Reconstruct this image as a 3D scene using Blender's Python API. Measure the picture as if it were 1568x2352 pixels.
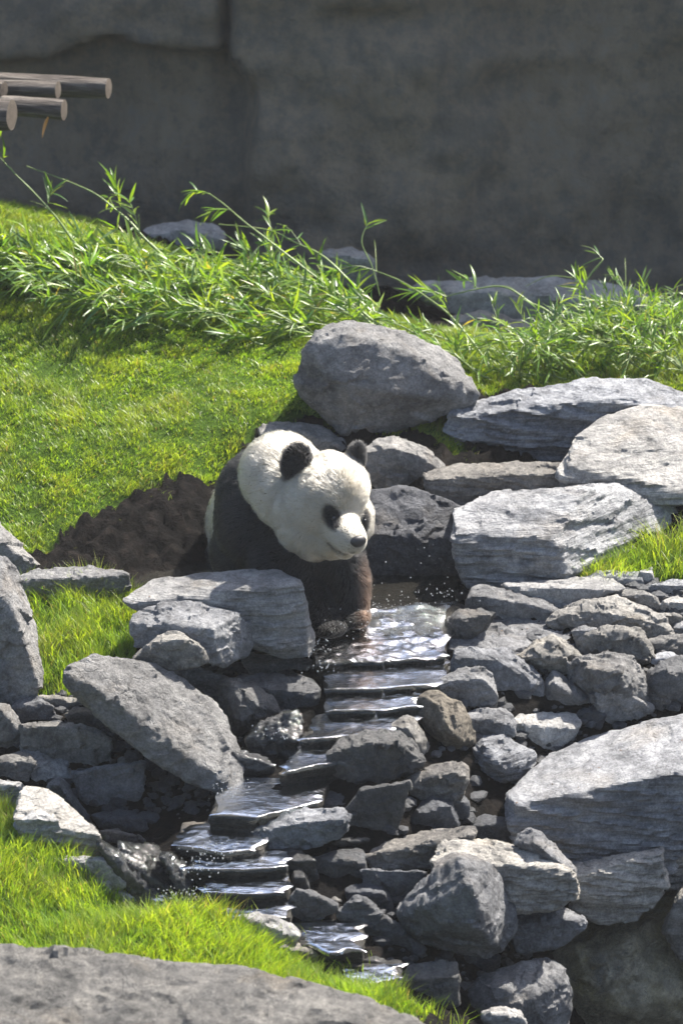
import bpy, bmesh, math, random
import numpy as np
from mathutils import Vector, Matrix, noise as mnoise
from mathutils.bvhtree import BVHTree

for o in list(bpy.data.objects):
    bpy.data.objects.remove(o, do_unlink=True)
SC = bpy.context.scene
COL = SC.collection
rng = np.random.default_rng(7)
random.seed(7)

# ------------------------------------------------------------ camera
PITCH = math.radians(20.0)
DIST = 16.0
TARGET = Vector((0.0, 0.0, 0.45))
CAM = TARGET + DIST * Vector((0, -math.cos(PITCH), math.sin(PITCH)))
HALF = 1.96 / 16.0
cd = bpy.data.cameras.new('camera')
cam = bpy.data.objects.new('camera', cd)
COL.objects.link(cam)
cam.location = CAM
cam.rotation_euler = (TARGET - CAM).to_track_quat('-Z', 'Y').to_euler()
cd.sensor_fit = 'VERTICAL'
cd.sensor_height = 36.0
cd.lens = 18.0 / HALF
cd.clip_start = 0.1
cd.clip_end = 500.0
cd.dof.use_dof = True
cd.dof.focus_distance = DIST - 0.1
cd.dof.aperture_fstop = 3.4
SC.camera = cam

# ------------------------------------------------------------ world and sun
SUN_AZ, SUN_EL = math.radians(47), math.radians(53)
SUNV = Vector((math.sin(SUN_AZ) * math.cos(SUN_EL), math.cos(SUN_AZ) * math.cos(SUN_EL), math.sin(SUN_EL)))
w = bpy.data.worlds.new('World')
SC.world = w
w.use_nodes = True
wn = w.node_tree
bg = wn.nodes['Background']
sky = wn.nodes.new('ShaderNodeTexSky')
sky.sky_type = 'NISHITA'
sky.sun_disc = False
sky.sun_elevation = SUN_EL
sky.sun_rotation = SUN_AZ
sky.altitude = 60
sky.air_density = 1.0
sky.dust_density = 2.5
wn.links.new(sky.outputs[0], bg.inputs[0])
bg.inputs[1].default_value = 0.092
sd = bpy.data.lights.new('sun', 'SUN')
sd.energy = 5.0
sd.angle = math.radians(0.55)
sd.color = (1.0, 0.945, 0.86)
sun = bpy.data.objects.new('sun', sd)
COL.objects.link(sun)
sun.rotation_euler = SUNV.to_track_quat('Z', 'Y').to_euler()
sun.location = (4, 6, 9)
SC.view_settings.view_transform = 'Standard'
SC.view_settings.look = 'None'
SC.view_settings.exposure = 1.58
SC.view_settings.gamma = 1.0
SC.render.engine = 'CYCLES'
SC.cycles.use_denoising = True
SC.cycles.max_bounces = 8
SC.cycles.diffuse_bounces = 3
SC.cycles.glossy_bounces = 3
SC.cycles.transmission_bounces = 6
SC.cycles.transparent_max_bounces = 16
SC.cycles.sample_clamp_indirect = 4.0
SC.cycles.caustics_reflective = False
SC.cycles.caustics_refractive = False

# ------------------------------------------------------------ picture measures -> places
FWD = (TARGET - CAM).normalized()
RIGHT = Vector((1, 0, 0))
UP = RIGHT.cross(FWD)
MPP = 1.0 / 600.0          # metres per survey unit at DIST

def ray(px, py):
    a = (px - 784.0) * MPP / DIST
    b = -(py - 1176.0) * MPP / DIST
    return FWD + RIGHT * a + UP * b
def P(px, py, Y):
    d = ray(px, py)
    return CAM + d * ((Y - CAM.y) / d.y)
def Pz(px, py, z):
    d = ray(px, py)
    return CAM + d * ((z - CAM.z) / d.z)
def mscale(Y):
    return MPP * ((Y - CAM.y) / math.cos(PITCH)) / DIST

VIEWS = {'V': (0, 0, 1), 'H': (401.9, 918.6, .4394), 'R2': (0, 0, .5126), 'R3': (746.4, 459.3, .524),
         'R4': (0, 1148.2, .5126), 'R5': (689, 1205.7, .5606), 'R6': (0, 1722.4, .5126), 'R7': (746.4, 1665, .524),
         'A': (0, 1435.3, .3295), 'B': (516.7, 1550.1, .3295), 'C': (1004.7, 1263, .3592), 'D': (229.6, 1779.7, .3295),
         'E': (631.5, 1894.5, .3295), 'F': (574.1, 918.6, .2563), 'G': (0, 1090.8, .3295)}
def cv(view, p):
    a, b, s = VIEWS[view]
    return (a + p[0] * s, b + p[1] * s) + tuple(p[2:])

# ------------------------------------------------------------ noise (numpy)
def _hash(ix, iy, iz, seed):
    h = (ix.astype(np.uint32) * np.uint32(374761393) + iy.astype(np.uint32) * np.uint32(668265263)
         + iz.astype(np.uint32) * np.uint32(2147483647) + np.uint32((seed * 1274126177) & 0xffffffff))
    h = (h ^ (h >> np.uint32(13))) * np.uint32(1274126177)
    h = (h ^ (h >> np.uint32(15))) * np.uint32(2246822519)
    h = h ^ (h >> np.uint32(16))
    return h.astype(np.float64) / 2147483648.0 - 1.0
def vnoise(p, seed=0):
    p = np.asarray(p, dtype=np.float64)
    i = np.floor(p).astype(np.int64)
    f = p - i
    f = f * f * f * (f * (f * 6 - 15) + 10)
    out = 0
    for dx in (0, 1):
        wx = f[:, 0] if dx else 1 - f[:, 0]
        for dy in (0, 1):
            wy = f[:, 1] if dy else 1 - f[:, 1]
            for dz in (0, 1):
                wz = f[:, 2] if dz else 1 - f[:, 2]
                out = out + wx * wy * wz * _hash(i[:, 0] + dx, i[:, 1] + dy, i[:, 2] + dz, seed)
    return out
def fbm(p, octaves=4, seed=0, gain=.5):
    s, a = 0, 1.0
    for k in range(octaves):
        s = s + a * vnoise(p, seed + k * 17)
        p = p * 2.03 + 11.3
        a *= gain
    return s
def ridged(p, octaves=3, seed=0):
    s, a = 0, 1.0
    for k in range(octaves):
        s = s + a * (1 - 2 * np.abs(vnoise(p, seed + k * 13)))
        p = p * 2.1 + 5.7
        a *= .5
    return s

def facets(p, seed=0):
    """piecewise flat chips: each cell has a tilt of its own; about -1..1"""
    i0 = np.floor(p).astype(np.int64)
    best = np.full(len(p), 1e9)
    val = np.zeros(len(p))
    for dx in (-1, 0, 1):
        for dy in (-1, 0, 1):
            for dz in (-1, 0, 1):
                a, b, c = i0[:, 0] + dx, i0[:, 1] + dy, i0[:, 2] + dz
                h = [_hash(a, b, c, seed + k) for k in range(6)]
                rel = p - np.stack([a + .5 + .48 * h[0], b + .5 + .48 * h[1], c + .5 + .48 * h[2]], -1)
                d = (rel * rel).sum(-1)
                m = d < best
                best = np.where(m, d, best)
                val = np.where(m, rel[:, 0] * h[3] + rel[:, 1] * h[4] + rel[:, 2] * h[5] + .25 * h[3], val)
    return val

# ------------------------------------------------------------ object helpers
def tag(o, label=None, cat=None, group=None, kind=None):
    if label: o['label'] = label
    if cat: o['category'] = cat
    if group: o['group'] = group
    if kind: o['kind'] = kind
    return o
def link(o, parent=None):
    COL.objects.link(o)
    if parent is not None:
        o.parent = parent
    return o
def mesh_np(name, verts, faces, mat, smooth=True):
    """verts Nx3, faces list of arrays (each MxK)"""
    me = bpy.data.meshes.new(name)
    verts = np.asarray(verts, dtype=np.float32)
    if not isinstance(faces, list):
        faces = [faces]
    faces = [np.asarray(f, dtype=np.int32) for f in faces if len(f)]
    nl = sum(f.size for f in faces)
    npoly = sum(len(f) for f in faces)
    me.vertices.add(len(verts))
    me.vertices.foreach_set('co', verts.ravel())
    me.loops.add(nl)
    me.polygons.add(npoly)
    me.loops.foreach_set('vertex_index', np.concatenate([f.ravel() for f in faces]))
    starts, tot, pos = [], [], 0
    for f in faces:
        k = f.shape[1]
        starts.append(pos + np.arange(len(f)) * k)
        tot.append(np.full(len(f), k))
        pos += f.size
    me.polygons.foreach_set('loop_start', np.concatenate(starts).astype(np.int32))
    me.polygons.foreach_set('loop_total', np.concatenate(tot).astype(np.int32))
    me.polygons.foreach_set('use_smooth', np.full(npoly, smooth, dtype=bool))
    me.update(calc_edges=True)
    if mat is not None:
        me.materials.append(mat)
    return me
def obj(name, me, loc=(0, 0, 0), parent=None):
    o = bpy.data.objects.new(name, me)
    o.location = loc
    return link(o, parent)
def empty(name, loc):
    o = bpy.data.objects.new(name, None)
    o.empty_display_size = .1
    o.location = loc
    return link(o)
def set_point_color(me, name, cols):
    at = me.attributes.new(name, 'FLOAT_COLOR', 'POINT')
    c = np.ones((len(cols), 4), dtype=np.float32)
    c[:, :3] = cols
    at.data.foreach_set('color', c.ravel())
def set_point_float(me, name, vals):
    at = me.attributes.new(name, 'FLOAT', 'POINT')
    at.data.foreach_set('value', np.asarray(vals, dtype=np.float32))

# ------------------------------------------------------------ materials
class NT:
    def __init__(self, name):
        self.m = bpy.data.materials.new(name)
        self.m.use_nodes = True
        self.t = self.m.node_tree
        self.b = self.t.nodes['Principled BSDF']
        self.out = self.t.nodes['Material Output']
    def n(self, typ, **kw):
        nd = self.t.nodes.new(typ)
        for k, v in kw.items():
            if k in nd.inputs.keys():
                nd.inputs[k].default_value = v
            else:
                setattr(nd, k, v)
        return nd
    def l(self, a, b):
        self.t.links.new(a, b)
    def noise(self, vec, scale, detail=6, rough=.6, dist=0):
        nd = self.n('ShaderNodeTexNoise')
        nd.inputs['Scale'].default_value = scale
        nd.inputs['Detail'].default_value = detail
        nd.inputs['Roughness'].default_value = rough
        nd.inputs['Distortion'].default_value = dist
        self.l(vec, nd.inputs['Vector'])
        return nd.outputs['Fac']
    def ramp(self, fac, stops):
        nd = self.n('ShaderNodeValToRGB')
        e = nd.color_ramp.elements
        while len(e) < len(stops):
            e.new(.5)
        for el, (p, c) in zip(e, stops):
            el.position = p
            el.color = tuple(c) + (1,) if len(c) == 3 else c
        self.l(fac, nd.inputs[0])
        return nd.outputs[0]
    def mix(self, fac, a, b, mode='MIX'):
        nd = self.n('ShaderNodeMix', data_type='RGBA', blend_type=mode)
        for s, v in ((nd.inputs[0], fac), (nd.inputs[6], a), (nd.inputs[7], b)):
            if hasattr(v, 'links') or hasattr(v, 'is_linked'):
                self.l(v, s)
            elif isinstance(v, (int, float)):
                s.default_value = v
            else:
                s.default_value = tuple(v) + (1,)
        return nd.outputs[2]
    def math(self, op, a, b=0.0, c=0.0):
        nd = self.n('ShaderNodeMath', operation=op)
        for s, v in zip(nd.inputs, (a, b, c)):
            if hasattr(v, 'is_linked'):
                self.l(v, s)
            else:
                s.default_value = v
        return nd.outputs[0]
    def bump(self, height, strength, distance, normal=None):
        nd = self.n('ShaderNodeBump')
        nd.inputs['Strength'].default_value = strength
        nd.inputs['Distance'].default_value = distance
        self.l(height, nd.inputs['Height'])
        if normal is not None:
            self.l(normal, nd.inputs['Normal'])
        return nd.outputs[0]
    def coords(self):
        """object coordinates shifted by a value of its own for each object"""
        tc = self.n('ShaderNodeTexCoord')
        oi = self.n('ShaderNodeObjectInfo')
        mu = self.n('ShaderNodeVectorMath', operation='SCALE')
        cb = self.n('ShaderNodeCombineXYZ', X=31.0, Y=17.0, Z=23.0)
        self.l(cb.outputs[0], mu.inputs[0])
        self.l(oi.outputs['Random'], mu.inputs['Scale'])
        ad = self.n('ShaderNodeVectorMath', operation='ADD')
        self.l(tc.outputs['Object'], ad.inputs[0])
        self.l(mu.outputs[0], ad.inputs[1])
        return ad.outputs[0], oi.outputs['Random']

def rock_material(name, dark, mid, light, rough=.8, stain=(.30, .25, .185), stain_amt=.45, strata=False, spec=.35, coat=0.0,
                  bump=1.0, vein=.5):
    M = NT(name)
    v, rnd = M.coords()
    big = M.noise(v, 5.0, 6, .62, .3)
    fine = M.noise(v, 26.0, 8, .7)
    grit = M.noise(v, 130.0, 4, .7)
    f = M.math('ADD', M.math('MULTIPLY', big, .55), M.math('MULTIPLY', fine, .45))
    col = M.ramp(f, [(.38, dark), (.5, mid), (.62, light)])
    if strata:
        mp = M.n('ShaderNodeMapping')
        mp.inputs['Rotation'].default_value = (math.radians(9), math.radians(-12), 0)
        mp.inputs['Scale'].default_value = (5, 7, 75)
        M.l(v, mp.inputs[0])
        st = M.noise(mp.outputs[0], 1.0, 5, .65, .4)
        col = M.mix(.55, col, M.ramp(st, [(.36, (.55, .55, .56)), (.5, (.95, .95, .95)), (.64, (1.25, 1.24, 1.2))]), 'MULTIPLY')
    # pale calcite clouds and brown stains
    pal = M.noise(v, 9.0, 9, .75, 1.2)
    col = M.mix(M.ramp(pal, [(.56, (0, 0, 0)), (.72, (vein,) * 3)]), col, tuple(min(1, c * 1.45) for c in light))
    stn = M.noise(v, 3.3, 5, .6, .5)
    col = M.mix(M.ramp(stn, [(.55, (0, 0, 0)), (.75, (stain_amt,) * 3)]), col, stain)
    col = M.mix(.5, col, M.ramp(grit, [(.34, (.5, .5, .5)), (.66, (1.45, 1.45, 1.45))]), 'MULTIPLY')
    col = M.mix(.5, col, M.ramp(M.noise(v, 48.0, 6, .75, .8), [(.36, (.55, .55, .56)), (.5, (1, 1, 1)), (.64, (1.4, 1.4, 1.38))]), 'MULTIPLY')
    # tone of its own for each stone
    tone = M.math('MULTIPLY_ADD', rnd, .42, .80)
    cbn = M.n('ShaderNodeCombineColor')
    hue = M.math('FRACT', M.math('MULTIPLY', rnd, 7.13))
    for k, (aa, bb) in enumerate(((.93, .14), (.965, .05), (1.05, -.13))):
        M.l(M.math('MULTIPLY', tone, M.math('MULTIPLY_ADD', hue, bb, aa)), cbn.inputs[k])
    col = M.mix(1.0, col, cbn.outputs[0], 'MULTIPLY')
    M.l(col, M.b.inputs['Base Color'])
    M.b.inputs['Roughness'].default_value = rough
    M.b.inputs['Specular IOR Level'].default_value = spec
    if coat:
        M.b.inputs['Coat Weight'].default_value = coat
        M.b.inputs['Coat Roughness'].default_value = .07
        M.b.inputs['Coat IOR'].default_value = 1.33
    vo = M.n('ShaderNodeTexVoronoi', feature='DISTANCE_TO_EDGE')
    vo.inputs['Scale'].default_value = 7.0
    wv = M.n('ShaderNodeVectorMath', operation='ADD')
    nz = M.n('ShaderNodeTexNoise')
    nz.inputs['Scale'].default_value = 6.0
    nz.inputs['Detail'].default_value = 5
    M.l(v, nz.inputs['Vector'])
    sc = M.n('ShaderNodeVectorMath', operation='SCALE')
    sc.inputs['Scale'].default_value = .35
    M.l(nz.outputs['Color'], sc.inputs[0])
    M.l(v, wv.inputs[0])
    M.l(sc.outputs[0], wv.inputs[1])
    M.l(wv.outputs[0], vo.inputs['Vector'])
    crack = M.ramp(vo.outputs['Distance'], [(0.0, (0, 0, 0)), (.03, (1, 1, 1))])
    vf = M.n('ShaderNodeTexVoronoi', feature='F1')
    vf.inputs['Scale'].default_value = 34.0
    M.l(wv.outputs[0], vf.inputs['Vector'])
    nb = M.bump(M.noise(v, 16.0, 10, .78, .3), .9 * bump, .04)
    nb = M.bump(vf.outputs['Distance'], .35 * bump, .010, nb)
    nb = M.bump(M.noise(v, 70.0, 6, .75), .7 * bump, .009, nb)
    nb = M.bump(crack, .45 * bump, .006, nb)
    if strata:
        nb = M.bump(st, .9 * bump, .018, nb)
    M.l(nb, M.b.inputs['Normal'])
    if coat:
        M.l(M.bump(M.noise(v, 38.0, 3, .55), .7, .014), M.b.inputs['Coat Normal'])
    return M.m

MAT = {}
MAT['lime'] = rock_material('limestone', (.10, .10, .101), (.205, .204, .203), (.32, .317, .31))
MAT['pit'] = rock_material('pitted_limestone', (.12, .12, .12), (.245, .243, .24), (.37, .366, .358), bump=1.5)
MAT['grey'] = rock_material('grey_limestone', (.07, .071, .073), (.145, .145, .146), (.235, .233, .23), bump=1.2)
MAT['pale'] = rock_material('pale_limestone', (.20, .199, .197), (.34, .336, .33), (.45, .445, .43))
MAT['slate'] = rock_material('slate', (.17, .17, .17), (.33, .327, .322), (.45, .445, .435), strata=True, vein=.25)
MAT['brown'] = rock_material('brown_limestone', (.10, .092, .08), (.175, .16, .138), (.26, .24, .205), stain_amt=.6)
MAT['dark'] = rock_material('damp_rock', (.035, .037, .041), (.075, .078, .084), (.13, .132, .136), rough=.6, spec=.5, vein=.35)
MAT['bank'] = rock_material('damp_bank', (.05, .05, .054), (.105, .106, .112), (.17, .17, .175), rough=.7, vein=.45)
MAT['bed'] = rock_material('stream_bed_slate', (.018, .018, .017), (.04, .038, .034), (.085, .08, .07), rough=.75, spec=.3, vein=.2, strata=True)
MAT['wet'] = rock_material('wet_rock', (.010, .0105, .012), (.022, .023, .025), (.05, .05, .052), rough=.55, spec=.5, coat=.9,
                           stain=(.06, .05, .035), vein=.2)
MAT['mud'] = rock_material('wet_mud', (.022, .02, .019), (.048, .043, .039), (.09, .078, .066), rough=.5, spec=.5, coat=.5,
                           stain=(.12, .08, .05), stain_amt=.5, vein=.15)
MAT['moss'] = rock_material('mossy_wet_rock', (.10, .10, .082), (.28, .26, .19), (.50, .47, .37), rough=.4, spec=.5, coat=.6, stain=(.27, .22, .06), stain_amt=.8, vein=.8, bump=1.6)

# ------------------------------------------------------------ terrain: thin-plate fit through surveyed points
CTRL = [  # survey x, survey y, distance Y, sink
    (0, 485, 3.2, 0), (300, 560, 3.0, .02), (700, 680, 2.7, .02), (0, 690, 2.4, 0), (300, 750, 2.2, 0), (600, 805, 2.05, 0),
    (690, 880, 1.75, 0), (0, 900, 1.7, 0), (350, 930, 1.55, 0), (0, 1080, 1.15, 0), (0, 1230, .72, .02), (300, 1130, .95, 0),
    (450, 1090, 1.08, 0), (590, 1000, 1.35, 0), (150, 1275, .6, 0), (230, 1230, .7, 0), (300, 1325, .5, .02), (400, 1200, .8, 0),
    (1000, 1000, 1.3, 0), (1000, 900, 1.8, 0), (830, 1000, 1.3, .03), (1300, 1060, 1.25, .05), (1568, 1050, 1.25, .05),
    (1568, 870, 1.9, .02), (1250, 860, 2.1, 0), (1300, 795, 2.45, 0), (1000, 800, 2.3, 0), (1568, 790, 2.5, 0),
    (900, 1335, .45, .07), (900, 1430, 0, .07), (1000, 1400, .1, .07), (740, 1450, -.1, .07), (1030, 1470, -.15, .07),
    (500, 1340, .42, .07), (950, 1150, .85, .05),
    (1400, 1330, .35, .0), (1568, 1300, .42, 0), (1500, 1230, .7, 0), (1568, 1450, 0, .06), (1100, 1400, .1, .06), (1300, 1600, -.4, .1),
    (1568, 1640, -.4, .1), (1100, 1750, -.75, .1), (1100, 1850, -.95, .1), (1000, 2000, -1.3, .12), (1100, 2200, -1.45, .12),
    (1300, 2100, -.95, .15), (1450, 2300, -.85, .15), (1250, 2352, -1.4, .1), (1568, 2000, -.7, .2),
    (200, 1370, .28, 0), (100, 1500, -.1, 0), (250, 1590, -.36, .0), (30, 1650, -.5, .05), (100, 1850, -1.0, .1), (300, 1900, -1.15, .1),
    (0, 1890, -1.15, 0), (0, 2190, -2.1, 0), (400, 2100, -1.74, 0), (200, 2000, -1.5, 0), (600, 2185, -2.0, 0), (900, 2290, -2.2, 0),
    (0, 2290, -2.45, 0), (500, 2270, -2.4, 0), (400, 1700, -.7, .1), (550, 1560, -.35, .1), (650, 1640, -.65, .1),
]
CW = [P(a, b, Y) - Vector((0, 0, s)) for a, b, Y, s in CTRL]
# stream bed under the steps, the pool behind the animal, and the ground beyond the frame
STEPS = [  # water level, front edge, back edge
    (-.018, [(735, 1520), (880, 1516), (1022, 1506)], [(690, 1432), (1035, 1385)]),
    (-.055, [(755, 1582), (880, 1580), (1005, 1572)], [(740, 1534), (1030, 1522)]),
    (-.088, [(745, 1630), (860, 1628), (968, 1620)], [(755, 1594), (990, 1585)]),
    (-.125, [(690, 1696), (800, 1690), (915, 1677)], [(735, 1648), (985, 1640)]),
    (-.170, [(640, 1772), (700, 1758), (790, 1747)], [(690, 1720), (820, 1712)]),
    (-.245, [(480, 1868), (590, 1875), (730, 1838)], [(530, 1793), (760, 1800)]),
    (-.315, [(405, 1940), (520, 1958), (600, 1945)], [(415, 1902), (640, 1895)]),
    (-.355, [(435, 1990), (540, 1996), (660, 1986)], [(430, 1970), (650, 1962)]),
    (-.405, [(470, 2046), (560, 2052), (665, 2044)], [(470, 2022), (660, 2012)]),
    (-.455, [(360, 2100), (480, 2118), (670, 2100)], [(335, 2062), (670, 2068)]),
    (-.525, [(690, 2165), (745, 2184), (832, 2180)], [(665, 2130), (835, 2128)]),
    (-.585, [(815, 2262), (860, 2256), (920, 2242)], [(790, 2232), (925, 2222)]),
]
for z, fr, bk in STEPS:
    for q in (fr[0], fr[-1], bk[0], bk[-1]):
        v = Pz(q[0], q[1], z)
        v.z -= .085
        CW.append(v)
for xyz in ((-.25, .95, -.06), (-.2, .6, -.07), (-.15, .3, -.07), (-.3, 1.1, .02), (.1, .7, -.05), (-4, -1, -.1), (-4, 2, .5), (.5, 3.3, .12), (1.0, 3.3, .06), (1.7, 3.3, .05), (-.2, 3.5, .24), (-4, 5, .4), (-1.3, 4.7, .15), (0, 4.4, .05), (0, 5.2, -.2), (1.5, 4.6, -.2), (1.5, 5.2, -.3), (4, 5, -.3), (4, 2, .4), (4, 0, .1), (4, -2, -1.3),
            (0, -4, -1.0), (-4, -4, -.9), (4, -4, -1.6), (0, 7, .0), (-4, 7, .3), (4, 7, .0), (0, -6, -1.7), (-4, -6, -1.7), (4, -6, -1.9)):
    CW.append(Vector(xyz))
CA = np.array([tuple(v) for v in CW])
def _tps_k(r2):
    return np.where(r2 > 1e-12, .5 * r2 * np.log(np.maximum(r2, 1e-12)), 0)
_n = len(CA)
_r2 = ((CA[:, None, :2] - CA[None, :, :2]) ** 2).sum(-1)
_K = _tps_k(_r2) + np.eye(_n) * 2e-3
_Pm = np.c_[np.ones(_n), CA[:, :2]]
_A = np.block([[_K, _Pm], [_Pm.T, np.zeros((3, 3))]])
_W = np.linalg.solve(_A, np.r_[CA[:, 2], 0, 0, 0])
def ground_z(xy):
    xy = np.atleast_2d(np.asarray(xy, dtype=np.float64))
    q = np.c_[np.clip(xy[:, 0], -4.5, 4.5), np.clip(xy[:, 1], -6.5, 7.5)]
    out = np.empty(len(q))
    for a in range(0, len(q), 20000):
        s = q[a:a + 20000]
        r2 = ((s[:, None, :] - CA[None, :, :2]) ** 2).sum(-1)
        out[a:a + 20000] = _tps_k(r2) @ _W[:_n] + _W[_n] + s @ _W[_n + 1:]
    return out
def hit_ground(px, py):
    d = ray(px, py)
    ts = np.linspace(11.0, 21.5, 700)
    pts = np.array(CAM)[None] + ts[:, None] * np.array(d)[None]
    below = pts[:, 2] < ground_z(pts[:, :2])
    k = int(np.argmax(below)) if below.any() else len(ts) - 1
    return Vector(pts[k])
def inside(poly, xy):
    poly = np.asarray(poly)
    x, y = xy[:, 0], xy[:, 1]
    r = np.zeros(len(xy), dtype=bool)
    j = len(poly) - 1
    for i in range(len(poly)):
        xi, yi = poly[i]
        xj, yj = poly[j]
        c = ((yi > y) != (yj > y)) & (x < (xj - xi) * (y - yi) / (yj - yi + 1e-12) + xi)
        r ^= c
        j = i
    return r
def ground_poly(pts):
    return [(q.x, q.y) for q in (hit_ground(*p) for p in pts)]

# grass areas (outlines in survey units, laid on the ground)
GRASS = {
    'hill': [(-330, 420), (0, 440), (60, 480), (300, 560), (700, 640), (1000, 760), (1300, 700), (1700, 690), (1700, 900), (1300, 900), (1090, 905),
             (1060, 1060), (960, 1000), (800, 1000), (690, 960), (600, 990), (560, 1040), (480, 1120), (440, 1105), (330, 1115), (250, 1170), (190, 1200), (150, 1225),
             (110, 1280), (60, 1275), (0, 1240), (-330, 1240)],
    'patch': [(55, 1350), (250, 1345), (300, 1370), (305, 1420), (315, 1500), (300, 1520), (190, 1600), (70, 1610), (40, 1500), (-60, 1380)],
    'front': [(-330, 1860), (0, 1865), (45, 1890), (130, 1965), (250, 2030), (330, 2065), (430, 2110), (560, 2140), (640, 2170), (700, 2215), (800, 2260),
              (960, 2325), (1060, 2360), (900, 2400), (0, 2330), (-330, 2330)],
    'right': [(1330, 1335), (1345, 1305), (1420, 1278), (1540, 1248), (1568, 1225), (1780, 1170), (1780, 1350), (1568, 1352), (1480, 1350)],
}
GPOLY = {k: ground_poly(v) for k, v in GRASS.items()}
def edges(a, b, fine_a, fine_b, step, coarse):
    left = np.arange(a, fine_a, coarse)
    mid = np.arange(fine_a, fine_b, step)
    right = np.arange(fine_b, b + coarse, coarse)
    return np.concatenate([left, mid, right])
xs = edges(-14, 14, -1.9, 1.9, .018, .35)
ys = edges(-14, 16, -3.4, 4.2, .018, .35)
gx, gy = np.meshgrid(xs, ys)
gxy = np.c_[gx.ravel(), gy.ravel()]
gz = ground_z(gxy)
gp = np.c_[gxy, gz]
gm = np.zeros(len(gxy))
for k, pl in GPOLY.items():
    gm = np.maximum(gm, inside(pl, gxy).astype(float))
ga = np.c_[gxy[:, 0] * 5 + gxy[:, 1] * 6, gxy[:, 1] * 13 - gxy[:, 0] * 12, gz * 6]
lump = ridged(ga, 3, 3) * .024 + facets(np.c_[gxy * 19, gz * 10], 9) * .032 + fbm(np.c_[gxy * 40, gz * 26], 3, 9) * .006
gp[:, 2] += np.where(gm > .5, fbm(np.c_[gxy * 5, gz], 3, 5) * .012, lump * np.clip((gp[:, 2] + .03) / .05, .35, 1))
nx, ny = len(xs), len(ys)
idx = np.arange(nx * ny).reshape(ny, nx)
gf = np.stack([idx[:-1, :-1], idx[:-1, 1:], idx[1:, 1:], idx[1:, :-1]], -1).reshape(-1, 4)

M = NT('soil')
at = M.n('ShaderNodeAttribute', attribute_name='turf')
v, _ = M.coords()
mudc = M.ramp(M.noise(v, 14, 8, .7), [(.3, (.003, .0028, .0027)), (.5, (.0085, .0075, .007)), (.72, (.03, .024, .02))])
turf = M.ramp(M.noise(v, 20, 6, .7), [(.3, (.03, .055, .008)), (.6, (.06, .11, .014)), (.8, (.11, .12, .03))])
M.l(M.mix(at.outputs['Fac'], mudc, turf), M.b.inputs['Base Color'])
M.l(M.math('MULTIPLY_ADD', at.outputs['Fac'], .1, .8), M.b.inputs['Roughness'])
M.b.inputs['Specular IOR Level'].default_value = .06
nb = M.bump(M.noise(v, 22, 9, .75), 1.0, .04)
nb = M.bump(M.noise(v, 90, 4, .7), .6, .006, nb)
M.l(nb, M.b.inputs['Normal'])
MAT['soil'] = M.m
me = mesh_np('ground', gp, gf, MAT['soil'])
set_point_float(me, 'turf', gm)
tag(obj('ground', me), kind='structure')

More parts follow.
